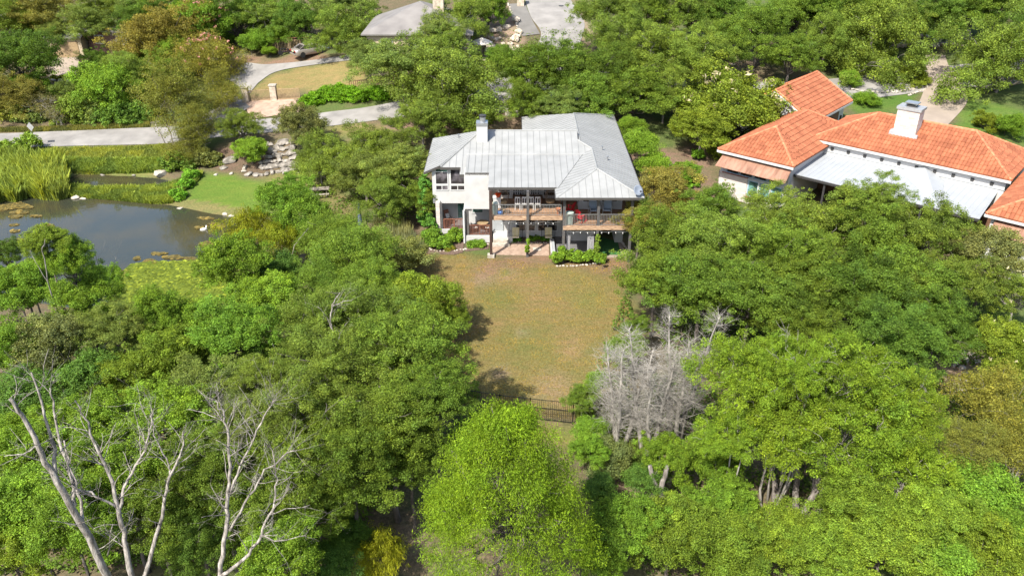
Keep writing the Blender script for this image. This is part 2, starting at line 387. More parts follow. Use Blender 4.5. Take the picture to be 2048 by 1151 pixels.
def build_ground():
    ix=np.where((gx>=-75)&(gx<=75))[0]; iy=np.where((gy>=4)&(gy<=160))[0]
    xs=list(range(0,ix[0],8))+list(ix)+list(range(ix[-1]+1,len(gx),8)); ys=list(range(0,iy[0],8))+list(iy)+list(range(iy[-1]+1,len(gy),8))
    X=MX[np.ix_(ys,xs)]; Y=MY[np.ix_(ys,xs)]; Z=GZ[np.ix_(ys,xs)].copy(); C=CR[np.ix_(ys,xs)]
    h,w=X.shape
    # an outer ring carries the sheet out to the horizon
    v=np.stack([X,Y,Z],-1).reshape(-1,3)
    a=np.arange((h-1)*w).reshape(h-1,w)[:,:-1].ravel()
    f=np.stack([a,a+1,a+w+1,a+w],-1)
    ring=[]; 
    edge=[j*w for j in range(h)]+[(h-1)*w+i for i in range(1,w)]+[j*w+w-1 for j in range(h-2,-1,-1)]+[i for i in range(w-2,0,-1)]
    ev=v[edge]; cen=np.array((5,140,0)); far=cen+(ev-cen)*np.array((12,12,0)); far[:,2]=ev[:,2]
    n0=len(v); v=np.vstack([v,far]); ne=len(edge)
    fr=[(edge[k],n0+k,n0+(k+1)%ne,edge[(k+1)%ne]) for k in range(ne)]
    f=np.vstack([f,np.array(fr)])
    me=bpy.data.meshes.new('ground'); me.vertices.add(len(v)); me.vertices.foreach_set('co',v.astype(np.float32).ravel())
    me.loops.add(len(f)*4); me.loops.foreach_set('vertex_index',f.astype(np.int32).ravel())
    me.polygons.add(len(f)); me.polygons.foreach_set('loop_start',np.arange(len(f),dtype=np.int32)*4); me.polygons.foreach_set('loop_total',np.full(len(f),4,np.int32))
    me.update(calc_edges=True)
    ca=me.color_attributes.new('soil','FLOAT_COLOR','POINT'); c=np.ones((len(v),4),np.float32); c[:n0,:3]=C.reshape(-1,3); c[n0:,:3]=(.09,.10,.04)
    ca.data.foreach_set('color',c.ravel())
    m,N,L,p=nmat('ground',.95,0,.15)
    at=N.new('ShaderNodeAttribute'); at.attribute_name='soil'
    tc=N.new('ShaderNodeTexCoord'); 
    def nz(s,d=6,st=(1,1,1)):
        mp=N.new('ShaderNodeMapping'); mp.inputs['Scale'].default_value=st; L.new(tc.outputs['Object'],mp.inputs[0])
        n=N.new('ShaderNodeTexNoise'); n.inputs['Scale'].default_value=s; n.inputs['Detail'].default_value=d; n.inputs['Roughness'].default_value=.65; L.new(mp.outputs[0],n.inputs['Vector']); return n
    a1=nz(7,8); a2=nz(.9,6,(1,2.2,1))
    r1=N.new('ShaderNodeValToRGB'); r1.color_ramp.elements[0].position=.3; r1.color_ramp.elements[1].position=.7
    r1.color_ramp.elements[0].color=(.55,.58,.52,1); r1.color_ramp.elements[1].color=(1.3,1.27,1.25,1); L.new(a1.outputs[0],r1.inputs[0])
    r2=N.new('ShaderNodeValToRGB'); r2.color_ramp.elements[0].position=.35; r2.color_ramp.elements[1].position=.65
    r2.color_ramp.elements[0].color=(.84,.95,.85,1); r2.color_ramp.elements[1].color=(1.16,1.04,1.1,1); L.new(a2.outputs[0],r2.inputs[0])
    x=at.outputs['Color']
    for r in (r1,r2):
        mx=N.new('ShaderNodeMix'); mx.data_type='RGBA'; mx.blend_type='MULTIPLY'; mx.inputs[0].default_value=1
        L.new(x,mx.inputs[6]); L.new(r.outputs[0],mx.inputs[7]); x=mx.outputs[2]
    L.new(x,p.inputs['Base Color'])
    b=N.new('ShaderNodeBump'); b.inputs['Strength'].default_value=.5; b.inputs['Distance'].default_value=.06; L.new(a1.outputs[0],b.inputs['Height']); L.new(b.outputs[0],p.inputs['Normal'])
    me.materials.append(m); me.polygons.foreach_set('use_smooth',[True]*len(me.polygons))
    o=bpy.data.objects.new('ground',me); COL.objects.link(o); o['kind']='structure'
build_ground()
# water
def smooth_poly(P,n=6,amp=.25,seed=3):
    r=random.Random(seed); out=[]; m=len(P)
    for k in range(m):
        p0,p1,p2,p3=[Vector((*P[(k+j)%m][:2],0)) for j in (-1,0,1,2)]
        for i in range(n):
            t=i/n; q=.5*((2*p1)+(-p0+p2)*t+(2*p0-5*p1+4*p2-p3)*t*t+(-p0+3*p1-3*p2+p3)*t**3)
            out.append((q.x+r.uniform(-amp,amp),q.y+r.uniform(-amp,amp)))
    return out
def water():
    m,N,L,p=nmat('water',.05,0,.5); p.inputs['Base Color'].default_value=(.045,.05,.035,1); p.inputs['IOR'].default_value=1.36
    p.inputs['Specular IOR Level'].default_value=.9
    tc=N.new('ShaderNodeTexCoord'); n=N.new('ShaderNodeTexNoise'); n.inputs['Scale'].default_value=1.6; n.inputs['Detail'].default_value=4; L.new(tc.outputs['Object'],n.inputs['Vector'])
    b=N.new('ShaderNodeBump'); b.inputs['Strength'].default_value=.10; b.inputs['Distance'].default_value=.05; L.new(n.outputs[0],b.inputs['Height']); L.new(b.outputs[0],p.inputs['Normal'])
    n3=N.new('ShaderNodeTexNoise'); n3.inputs['Scale'].default_value=.22; n3.inputs['Detail'].default_value=5; L.new(tc.outputs['Object'],n3.inputs['Vector'])
    r=N.new('ShaderNodeValToRGB'); L.new(n3.outputs[0],r.inputs[0]); r.color_ramp.elements[0].color=(.030,.033,.022,1); r.color_ramp.elements[1].color=(.048,.042,.020,1)
    r.color_ramp.elements[0].position=.4; r.color_ramp.elements[1].position=.65; L.new(r.outputs[0],p.inputs['Base Color'])
    cx=sum(q[0] for q in POND)/len(POND); cy=sum(q[1] for q in POND)/len(POND)
    big=[(cx+(x-cx)*1.06,cy+(y-cy)*1.10) for x,y in POND]
    mb=MB(); mb.quad(*[(x,y,-1.0) for x,y in big]); MATS['water']=m
    tag(mb.build('pond_water',m),kind='structure')
    mb=MB(); mb.quad(*[(x,y,-.80) for x,y in [onz(px,py,-.8)[:2] for px,py in [(130,342),(240,343),(340,348),(356,362),(320,374),(200,373),(135,368)]]])
    tag(mb.build('channel_water',m),kind='structure')
water()
# roads: ribbons draped on the ground, written as matching points of their two edges
def ribbon(name,A,B,m,lift=.05,world=False,n=14,nw=6):
    PA=[p if world else gp(*p) for p in A]; PB=[p if world else gp(*p) for p in B]
    def cr(P,t):
        k=min(int(t),len(P)-2); f=t-k; q=[np.array(P[min(max(k+j,0),len(P)-1)]) for j in (-1,0,1,2)]
        return .5*((2*q[1])+(-q[0]+q[2])*f+(2*q[0]-5*q[1]+4*q[2]-q[3])*f*f+(-q[0]+3*q[1]-3*q[2]+q[3])*f**3)
    mb=MB(); T=(len(PA)-1)*n
    for i in range(T+1):
        a=cr(PA,i/n); b=cr(PB,i/n)
        for j in range(nw+1):
            q=a+(b-a)*j/nw; mb.v.append((q[0],q[1],gz(q[0],q[1])+lift))
    for i in range(T):
        for j in range(nw): k=i*(nw+1)+j; mb.f.append((k,k+1,k+nw+2,k+nw+1))
    return tag(mb.build(name,m,smooth=True),kind='structure')
RF=[(-200,270),(0,268),(130,263),(261,257),(350,254),(444,248),(517,240),(649,226),(787,205)]
RN=[(-200,297),(0,296),(130,293),(326,288),(400,280),(460,273),(558,264),(664,253),(790,236)]
RFw=[gp(*p) for p in RF]+[(-1,92.5),(12,95.5),(26,96.5),(36,98.5),(48,101),(64,104),(85,106)]
RNw=[gp(*p) for p in RN]+[(1,84.5),(14,89),(27,90.5),(38,92.5),(50,95.5),(66,98),(88,100)]
ribbon('lane',RFw,RNw,'asphalt',.05,world=True)
ribbon('street',[(1140,-20),(1141,0),(1165,38),(1168,62),(1150,110),(1120,150)],[(1048,-20),(1050,0),(1062,35),(1082,70),(1060,115),(1030,150)],'asphalt',.07)
ribbon('side_drive',[(1050,8),(1062,37),(1080,70)],[(1019,10),(1030,40),(1045,74)],'dark_drive',.09)
ribbon('gate_apron',[(488,200),(540,199),(600,197)],[(500,240),(545,234),(610,224)],'pink_paving',.09)
ribbon('garden_drive',[(455,160),(488,129),(532,130),(605,124),(693,112),(740,108)],[(500,188),(506,180),(522,163),(555,144),(625,131),(745,116)],'asphalt',.07)
ribbon('shaded_drive',[(405,232),(440,212),(470,190)],[(430,262),(470,236),(500,215)],'asphalt',.11)
ribbon('neighbour_drive',[(1849,112),(1852,135),(1850,170),(1838,205),(1815,238)],[(1890,112),(1898,135),(1926,170),(1934,205),(1893,254)],'beige_drive',.08)
ribbon('far_drive',[(92,118),(95,140),(100,162)],[(156,116),(160,135),(160,152)],'beige_drive',.08)
# stone edging along lane and drives is built further down, with the other small things
# ---------------------------------------------------------------- houses
def clip_line(poly2,axis,c):
    """where the line axis=c crosses a polygon: list of (t0,t1) along the other axis"""
    o=1-axis; ts=[]
    n=len(poly2)
    for k in range(n):
        a=poly2[k]; b=poly2[(k+1)%n]
        if (a[axis]>c)!=(b[axis]>c): ts.append(a[o]+(b[o]-a[o])*(c-a[axis])/(b[axis]-a[axis]))
    ts.sort(); return [(ts[i],ts[i+1]) for i in range(0,len(ts)-1,2)]
def plane_of(poly):
    P=[Vector(p) for p in poly]; n=Vector((0,0,0))
    for k in range(len(P)): n+=P[k].cross(P[(k+1)%len(P)])
    n.normalize(); d=n.dot(P[0]); return lambda x,y:(d-n.x*x-n.y*y)/n.z
SEAM=None
def metal_plane(mb,poly,axis,sp=.53,th=.09,rib=.035,off=.2,rw=.014):
    """standing-seam roof plane; seams run across the given axis"""
    z=plane_of(poly); poly=[(p[0],p[1],z(p[0],p[1])) for p in poly]
    mb.prism(poly,th)
    lo=min(p[axis] for p in poly); hi=max(p[axis] for p in poly); c=lo+off
    while c<hi:
        for a,b in clip_line(poly,axis,c):
            if b-a>.15:
                P=[]
                for dz in (-.01,rib):
                    for (s,t) in ((-1,a),(1,a),(1,b),(-1,b)):
                        q=(c+s*rw,t) if axis==0 else (t,c+s*rw)
                        P.append((q[0],q[1],z(*q)+dz))
                (SEAM or mb).hexa(P)
        c+=sp
def cap(mb,a,b,w=.085,h=.035):
    a=Vector(a);b=Vector(b); d=(b-a).normalized(); s=d.cross(Vector((0,0,1))).normalized()*w; u=Vector((0,0,h))
    mb.hexa([a-s-u*.6,a+s-u*.6,b+s-u*.6,b-s-u*.6,a-s*.4+u,a+s*.4+u,b+s*.4+u,b-s*.4+u])
def window(parent,x0,x1,z0,z1,y,nx=1,nz=(1,),glass='glass_dark',frame='white_trim',fw=.07,proud=.05,face=-1,mw=None,name='window'):
    """framed window on a wall that faces -Y (local): frame, mullions, and the pane as its own mesh"""
    f=MB(); y1=y+face*proud; yb=y-face*.06; ya,yc=min(y1,yb),max(y1,yb); mw=mw or fw*.8
    f.box(x0,x1,ya,yc,z0,z0+fw); f.box(x0,x1,ya,yc,z1-fw,z1); f.box(x0,x0+fw,ya,yc,z0+fw,z1-fw); f.box(x1-fw,x1,ya,yc,z0+fw,z1-fw)
    for k in range(1,nx):
        c=x0+(x1-x0)*k/nx; f.box(c-mw/2,c+mw/2,ya+.004,yc,z0+fw,z1-fw)
    tot=sum(nz); acc=0
    for h in nz[:-1]:
        acc+=h; c=z0+(z1-z0)*acc/tot; f.box(x0+fw,x1-fw,ya+.008,yc-.002,c-mw/2,c+mw/2)
    o=f.build(name,frame,parent)
    g=MB(); yp=y+face*.015; g.quad((x0+fw*.5,yp,z0+fw*.5),(x1-fw*.5,yp,z0+fw*.5),(x1-fw*.5,yp,z1-fw*.5),(x0+fw*.5,yp,z1-fw*.5))
    pn=g.build('pane',glass,parent); pn.parent=o
    return o
# ---- the house in the middle
HO=(1.5,61,0)
H=thing('house',HO,'two-storey white house with pale grey standing-seam metal roof facing the dry lawn','house',world=True)
HL=lambda x:5.5+(x+7.15)*.444
FU=lambda y:6.44+(y-65)/3
DD=lambda y:5.7+.136*(y-59.53)
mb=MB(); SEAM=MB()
metal_plane(mb,[(-2.63,68.2,7.5),(-3.3,67.3,FU(67.3)),(-5.82,63.45,FU(63.45)),(-4.2,63.45,FU(63.45)),(-4.2,62.58,FU(62.58)),(-3.72,62.58,FU(62.58)),(-3.72,65,6.44),(5.82,65,6.44),(6.62,65.81,6.71),(5.54,66.89,7.07),(5.54,68.2,7.5)],0)
metal_plane(mb,[(-3.72,65,6.47)]+[(-3.72,61.9,DD(61.9)+.03),(-1.83,61.9,DD(61.9)+.03),(-1.83,59.53,5.73),(3.56,59.53,5.73),(5.8,65,6.47)],0)
metal_plane(mb,[(-7.15,63.45,HL(-7.15)),(-5.82,63.45,HL(-5.82)),(-2.63,68.2,7.5),(-7.15,72.2,HL(-7.15))],1)
metal_plane(mb,[(-2.63,68.2,7.5),(5.54,68.2,7.5),(5.54,72.2,5.5),(-7.15,72.2,5.5)],0)
R1=lambda x:5.6+(9.95-x)/3
metal_plane(mb,[(9.95,57.68,5.6),(9.95,79.1,5.6),(5.7,74.85,R1(5.7)),(5.7,66.73,R1(5.7)),(6.62,65.81,R1(6.62)),(6.62,61,R1(6.62))],1)
metal_plane(mb,[(3.3,57.68,5.6),(6.62,61,R1(6.62)),(6.62,65.81,R1(6.62)),(5.82,65,6.44),(3.58,59.53,5.695),(3.3,59.5,5.6)],1)
metal_plane(mb,[(3.3,57.68,5.6),(9.95,57.68,5.6),(6.62,61,R1(6.62))],0)
metal_plane(mb,[(5.7,67.5,R1(5.7)),(5.7,74.85,R1(5.7)),(.96,79.1,5.44),(.96,67.5,5.44)],1)
metal_plane(mb,[(5.7,74.85,R1(5.7)),(9.95,79.1,5.6),(.96,79.1,5.44)],0)
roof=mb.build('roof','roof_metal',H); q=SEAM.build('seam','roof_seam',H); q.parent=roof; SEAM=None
mb=MB()
for a,b in [((-2.63,68.2,7.52),(5.56,68.2,7.52)),((-5.82,63.45,6.0),(-2.63,68.2,7.53)),((6.62,61,6.74),(6.62,65.81,6.74)),((3.3,57.68,5.62),(6.62,61,6.74)),((9.95,57.68,5.62),(6.62,61,6.74)),((6.62,65.81,6.74),(5.54,66.89,7.1)),((5.7,66.8,7.05),(5.7,74.85,7.05)),((-3.72,65,6.49),(5.82,65,6.49)),((5.7,74.85,7.05),(9.95,79.1,5.62))]: cap(mb,a,b)
rc=mb.build('ridge_cap','roof_metal',H); rc.parent=roof; 
mb=MB(); mb.quad((5.56,66.9,6.95),(5.56,68.2,6.95),(5.56,68.2,7.48),(5.56,66.9,7.05)); 
# fascia boards and gutters along the eaves
E_=[((-7.17,63.45,HL(-7.15)),(-5.82,63.45,HL(-5.82))),((-5.82,63.43,FU(63.45)),(-4.2,63.43,FU(63.45))),((-4.2,63.43,FU(63.45)),(-4.2,62.58,FU(62.58))),((-4.2,62.58,FU(62.58)),(-3.72,62.58,FU(62.58))),((-3.72,61.9,DD(61.9)),(-1.83,61.9,DD(61.9))),((-1.83,61.9,DD(61.9)),(-1.83,59.53,5.7)),((-1.83,59.53,5.72),(3.4,59.53,5.72)),((3.3,59.5,5.62),(3.3,57.68,5.62)),((3.3,57.68,5.62),(9.97,57.68,5.62)),((9.95,57.68,5.62),(9.95,79.1,5.62)),((-7.15,63.45,5.5),(-7.15,72.2,5.5)),((.96,79.1,5.44),(.96,73,5.44))]
for a,b in E_:
    a=Vector(a);b=Vector(b);d=(b-a).normalized(); s=Vector((d.y,-d.x,0)).normalized()*.05
    if abs(d.y)>.9 and a.x<0: s=-s
    mb.hexa([a+s*.1+Vector((0,0,-.2)),b+s*.1+Vector((0,0,-.2)),b+s+Vector((0,0,-.2)),a+s+Vector((0,0,-.2)),a+s*.1+Vector((0,0,.0)),b+s*.1+Vector((0,0,.0)),b+s+Vector((0,0,.0)),a+s+Vector((0,0,.0))])
mb.build('gutter','fascia',H)
mb=MB()
mb.box(-6.55,-6.1,63.72,72,2.68,5.6).box(-6.1,-3.8,63.72,64,2.68,5.93).box(-6.1,-3.8,64,72,2.68,5.7).box(-3.8,-1.83,61.85,68,2.95,5.93)
mb.box(-1.83,5.3,62.95,72,3.42,5.9)
mb.box(5.32,8.83,61.4,64,3.12,5.55).box(1.0,9.7,64,78.8,0,5.4)
mb.box(-6.3,-3.9,65.3,72,0,2.94).box(-3.9,-1.62,64.4,72,0,2.94)
mb.box(-1.62,4.1,62.8,66,0,3.22)
mb.box(4.1,6.9,62.9,66,.0,3.0).box(8.45,9.1,61.7,64,0,3.0)
mb.box(-6.0,-3.85,63.0,63.14,.0,.62).box(-3.8,-1.64,61.75,61.89,0,.62)   # porch plinths
mb.box(-3.92,-3.80,61.76,63.2,0,2.94)
mb.box(-.66,.05,61.6,62.8,0,.6)
mb.box(-1.55,-.66,61.62,62.8,0,.6)
mb.build('wall','stucco',H)
MB().box(-6.3,-5.98,63.1,66,0,2.94).build('brick_wall','white_brick',H)
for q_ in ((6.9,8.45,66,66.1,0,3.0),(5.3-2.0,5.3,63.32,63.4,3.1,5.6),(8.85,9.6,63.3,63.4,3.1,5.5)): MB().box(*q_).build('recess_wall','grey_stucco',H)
# porch floors and wooden decks
mb=MB(); mb.box(-5.98,-3.9,63.14,65.3,.45,.58).box(-3.8,-1.64,61.89,64.4,.45,.58).box(-5.98,-1.64,61.9,61.95,.3,.31); mb.build('porch_floor','grey_floor',H)
MB().box(-1.6,3.95,59.32,63.5,3.18,3.40).box(3.98,9.3,58.12,64,2.88,3.10).build('deck','deck_wood',H)
MB().box(-1.72,3.93,59.22,59.32,3.12,3.42).box(3.93,9.35,58.02,58.12,2.82,3.12).build('deck_rim','rim_wood',H)
mb=MB()
for k in range(7):
    x=-1.4+k*.8; mb.box(x,x+.05,59.4,63.3,2.98,3.17)
for k in range(7):
    x=4.3+k*.75; mb.box(x,x+.05,58.2,63.3,2.68,2.87)
mb.build('deck_joist','brown_wood',H)
def railing(x0,x1,y,z0,h,name,m,sp=.115,r=.012,top=.03,mt=None,ax=0):
    b=MB(); n=int(abs(x1-x0)/sp)
    def bx(a0,a1,c0,c1,e0,e1):
        if ax==0: b.box(a0,a1,c0,c1,e0,e1)
        else: b.box(c0,c1,a0,a1,e0,e1)
    bx(x0,x1,y-top,y+top,z0+h-.04,z0+h); bx(x0,x1,y-.02,y+.02,z0+.08,z0+.11)
    for k in range(n+1):
        c=x0+(x1-x0)*k/n; bx(c-r,c+r,y-r,y+r,z0+.11,z0+h-.04)
    for c in (x0+.03,(x0+x1)/2,x1-.03): bx(c-.03,c+.03,y-.03,y+.03,z0,z0+h-.04)
    return b.build(name,m,H)
railing(-1.55,3.85,59.36,3.40,.98,'railing','galvanised',r=.013)
railing(4.1,9.3,58.16,3.10,.98,'railing','galvanised',r=.013)
railing(-5.7,-3.95,63.2,.58,.92,'railing','redwood',r=.02,top=.05)
railing(-3.6,-1.75,61.95,.58,.92,'railing','redwood',r=.02,top=.05)
# posts
for x,y,z,t,m in [(-1.66,59.1,0,5.62,'post_brown'),(1.22,59.1,0,5.62,'post_paint'),(3.99,58.2,0,5.56,'post_paint'),(6.6,58.2,0,5.56,'post_paint'),(9.15,58.2,0,5.56,'post_paint'),(-5.86,63.2,.58,2.94,'post_paint'),(-3.62,61.96,.58,2.94,'post_paint')]:
    r=.10 if y<62 else .09
    MB().box(x-r,x+r,y-r,y+r,z,t).build('post',m,H)
MB().box(-1.95,-1.4,58.85,59.35,-.05,.22).build('footing','pale_stone',H)
MB().box(-3.99,-3.86,61.6,61.73,0,2.9).build('downpipe','white_trim',H)
# steps up to the porch door
mb=MB(); mb.box(-1.55,-.3,61.25,61.62,0,.42).box(-1.6,-.2,60.9,61.25,0,.22); mb.build('step','pale_stone',H)
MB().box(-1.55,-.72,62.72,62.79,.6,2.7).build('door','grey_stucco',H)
# windows
for x0,x1 in ((-6.3,-5.22),(-5.08,-3.86)):
    window(H,x0,x1,4.33,5.75,63.72,1,(1,.28) if x0<-6 else (1,),glass='glass_room'); window(H,x0,x1,3.81,4.31,63.72,2,(1,),glass='glass_room')
mb=MB().box(-6.2,-5.3,63.69,63.70,5.42,5.68); mb.build('window_blind','glass_green',H)
window(H,-4.72,-3.93,.62,2.8,65.3,1,(1.4,.6),glass='glass_green',fw=.09)
window(H,-3.4,-2.4,1.5,2.8,64.4,1,(1,),glass='glass_green',fw=.09)
window(H,.26,1.98,.55,2.45,62.8,2,(.5,1),fw=.09); window(H,2.1,3.82,.55,2.45,62.8,2,(.5,1),fw=.09)
for x0,x1 in ((-1.2,-.1),(0,1.1),(1.3,2.4),(2.5,3.7)): window(H,x0,x1,3.62,5.35,62.95,1,(.3,1),fw=.09)
window(H,5.62,6.98,3.72,5.1,61.4,2,(1,),fw=.08); window(H,7.1,8.46,3.72,5.1,61.4,2,(1,),fw=.08)
# curtains on the lower terrace
for x,y in ((4.28,58.5),(5.9,58.6),(6.15,58.6)):
    b=MB(); n=16
    for k in range(n):
        a=x+k*.018; d=.05*math.sin(k*1.7); b.v+=[(a,y+d,.15),(a,y+d*.7,2.85)]
    for k in range(n-1): b.f.append((2*k,2*k+2,2*k+3,2*k+1))
    for k in range(n): b.v+=[(x+k*.018,y+.03+.05*math.sin(k*1.7),.15),(x+k*.018,y+.03+.035*math.sin(k*1.7),2.85)]
    for k in range(n-1): q=2*n+2*k; b.f.append((q,q+1,q+3,q+2))
    b.build('curtain','curtain',H)
# chimney
mb=MB(); mb.box(-2.95,-2.05,66.6,67.5,6.6,8.35); ch=mb.build('chimney','stucco',H)
q=MB().box(-2.98,-2.02,66.57,67.53,8.35,8.6).lathe([(.24,0),(.24,.42),(.18,.42)],(-2.45,67.05,8.6)).build('flue','galvanised',H); q.parent=ch
q=MB().lathe([(.3,0),(.3,.09),(.05,.14)],(-2.45,67.05,9.08)).build('flue_cap','dark_frame',H); q.parent=ch
for x,y in ((7.55,66.3),(7.75,64.0),(-4.6,68.8)):
    z=R1(x) if x>0 else HL(x)
    MB().lathe([(.05,-.1),(.05,.28),(.09,.28),(.09,.34)],(x,y,z),8).build('roof_vent','galvanised',H)
# string of lamps under the decks
b=MB()
for x0,x1,y,z in ((-1.4,3.8,59.25,2.98),(4.2,9.1,58.1,2.7)):
    n=26; P=[]
    for k in range(n+1):
        t=k/n; P.append((x0+(x1-x0)*t,y,z-.10*abs(math.sin(t*PI*4)))); 
    b.tube(P,.006,3)
    for k in range(1,9):
        t=k/9; b.lathe([(.015,-.2),(.04,-.16),(.04,-.12),(.015,-.06)],(x0+(x1-x0)*t,y,z-.05*abs(math.sin(t*PI*4))),7)
b.build('lamp_string','white_trim',H)
# satellite dish
D=thing('satellite_dish',(9.35,57.95,5.62),'grey satellite dish on the front corner of the pale metal roof','satellite dish',rz=.5)
b=MB(); b.lathe([(.02,0),(.16,.012),(.30,.05),(.40,.11),(.40,.13),(.29,.07),(.0,.02)],n=20)
d=b.build('reflector','dish_grey',D,smooth=True); d.location=(0,-.1,.5); d.rotation_euler=(R_(58),0,0)
MB().tube([(0,0,0),(0,0,.3),(0,-.08,.5)],.025).tube([(0,-.1,.25),(0,-.45,.42),(0,-.5,.55)],.012).build('mast','galvanised',D)
MB().box(-.05,.05,-.56,-.45,.52,.62).build('receiver','dark_frame',D)

# ---- the tiled house on the right, built square and turned on its base
AN=-R_(41)
NO=(18.33,70.57,0)
NH=thing('house',NO,'white brick house with orange clay tile hip roofs and big chimney at the right','house',rz=AN)
def tile_plane(name,poly,axis,parent,sp=.30,course=.42,th=.08):
    """barrel-tile roof plane. Rolls run across the given axis; every course of tiles steps down a little."""
    z=plane_of(poly); o=1-axis
    V=[];F=[];T=[]
    lo=min(p[axis] for p in poly); hi=max(p[axis] for p in poly)
    # slope direction along the other axis: +1 when z rises with it
    g=z(0,1)-z(0,0) if axis==0 else z(1,0)-z(0,0); sg=1 if g>0 else -1
    r=random.Random(5)
    c=lo+sp*.5; k=5
    while c<hi:
        L=clip_line(poly,axis,c)
        for a,b in L:
            m=max(1,int((b-a)/course)); 
            for j in range(m):
                t0=a+(b-a)*j/m; t1=a+(b-a)*(j+1)/m
                if sg<0: t0,t1=t1,t0      # t0 low end, t1 high end
                i0=len(V); tn=r.random()*.75+r.random()*.25
                for t,up in ((t0-.03*sg,.075),(t1,.008)):
                    for q in range(k):
                        an=PI*q/(k-1); x=c-math.cos(an)*sp*.5; h=math.sin(an)*.07+up
                        p=(x,t) if axis==0 else (t,x)
                        V.append((p[0],p[1],z(*p)+h)); T.append(tn)
                for q in range(k-1): F.append((i0+q,i0+q+1,i0+k+q+1,i0+k+q))
                F.append(tuple(i0+q for q in range(k)))
        c+=sp
    i0=len(V); V+= [(p[0],p[1],z(p[0],p[1])+.004) for p in poly]; T+=[.2]*len(poly); n=len(poly); F.append(tuple(range(i0,i0+n)))
    i1=len(V); V+= [(p[0],p[1],z(p[0],p[1])-th) for p in poly]; T+=[.2]*n; F.append(tuple(range(i1+n-1,i1-1,-1)))
    for q in range(n): F.append((i0+q,i0+(q+1)%n,i1+(q+1)%n,i1+q))
    me=bpy.data.meshes.new(name); me.from_pydata(V,[],F); me.update(); me.materials.append(MATS['clay_tile'])
    ca=me.color_attributes.new('tint','FLOAT_COLOR','POINT'); ca.data.foreach_set('color',np.array([(t,t,t,1) for t in T],np.float32).ravel())
    ob=bpy.data.objects.new(name,me); COL.objects.link(ob); ob.parent=parent; return ob
def hip(parent,a0,a1,b0,b1,ze,pitch,name='tiled_roof'):
    w=min(a1-a0,b1-b0)/2; zr=ze+w*pitch
    if a1-a0<b1-b0:
        c=(a0+a1)/2; r0=(c,b0+w,zr); r1=(c,b1-w,zr)
        P=[([(a0,b0,ze),(a1,b0,ze),r0],0),([(a1,b0,ze),(a1,b1,ze),r1,r0],1),([(a1,b1,ze),(a0,b1,ze),r1],0),([(a0,b1,ze),(a0,b0,ze),r0,r1],1)]
    else:
        c=(b0+b1)/2; r0=(a0+w,c,zr); r1=(a1-w,c,zr)
        P=[([(a0,b0,ze),(a1,b0,ze),r1,r0],0),([(a1,b0,ze),(a1,b1,ze),r1],1),([(a1,b1,ze),(a0,b1,ze),r0,r1],0),([(a0,b1,ze),(a0,b0,ze),r0],1)]
    first=None
    for poly,ax in P:
        t=tile_plane(name,poly,ax,parent)
    m=MB()
    for a,b in ((r0,r1),((a0,b0,ze),r0),((a1,b0,ze),r1 if a1-a0>=b1-b0 else r0),((a1,b1,ze),r1),((a0,b1,ze),r0 if a1-a0>=b1-b0 else r1)):
        va,vb=Vector(a)+Vector((0,0,.06)),Vector(b)+Vector((0,0,.06)); n=max(1,int((vb-va).length/.35))
        for k in range(n):
            p=va.lerp(vb,k/n); q=va.lerp(vb,(k+1)/n+.02); m.tube([p,q],[.13,.10],7)
    m.build('ridge_tile','clay_tile_ridge',parent)
    return zr
mat('clay_tile_ridge',(.46,.15,.075),.8,.2,3,c2=(.56,.20,.10))
hip(NH,0,7.1,0,13.8,5.0,.54)
hip(NH,5.45,21.95,7.0,15.4,5.5,.51)
hip(NH,22.0,29,-.1,13,5.0,.54)
# garage block behind, gable ends
tile_plane('tiled_roof',[(3.25,12.9,5.1),(3.25,23,5.1),(-1,23,7.5),(-1,12.9,7.5)],1,NH)
tile_plane('tiled_roof',[(-5.2,23,5.1),(-5.2,12.9,5.1),(-1,12.9,7.5),(-1,23,7.5)],1,NH)
m_=MB(); 
for k in range(28):
    a=12.9+k*.36; m_.tube([(-1,a,7.58),(-1,a+.38,7.56)],[.13,.10],7)
for b0 in (12.95,22.95):
    for sx in (-5.2,3.25):
        for k in range(14): 
            p=Vector((sx,b0,5.17)).lerp(Vector((-1,b0,7.56)),k/14); q=Vector((sx,b0,5.17)).lerp(Vector((-1,b0,7.56)),(k+1)/14+.01); m_.tube([p,q],[.11,.09],6)
m_.build('ridge_tile','clay_tile_ridge',NH)
mb=MB()
mb.box(.35,6.75,.35,13.4,-1,4.92).box(5.8,21.6,7.35,15,-1,5.42).box(22.4,28.6,.3,12.6,-1,4.92)
mb.box(-4.8,2.6,13.25,22.7,-1,5.2)
mb.hexa([(-4.85,13.25,5.1),(2.85,13.25,5.1),(2.85,13.5,5.1),(-4.85,13.5,5.1),(-1.05,13.25,7.3),(-.95,13.25,7.3),(-.95,13.5,7.3),(-1.05,13.5,7.3)])
mb.hexa([(-4.85,22.5,5.1),(2.85,22.5,5.1),(2.85,22.7,5.1),(-4.85,22.7,5.1),(-1.05,22.5,7.3),(-.95,22.5,7.3),(-.95,22.7,7.3),(-1.05,22.7,7.3)])
mb.build('wall','white_paint',NH)
MB().box(.28,3.05,.28,.35,-1,3.05).box(.28,.35,.28,3,-1,3.05).box(3.05,6.8,.28,.35,-1,1.2).build('brick_wall','white_brick',NH)
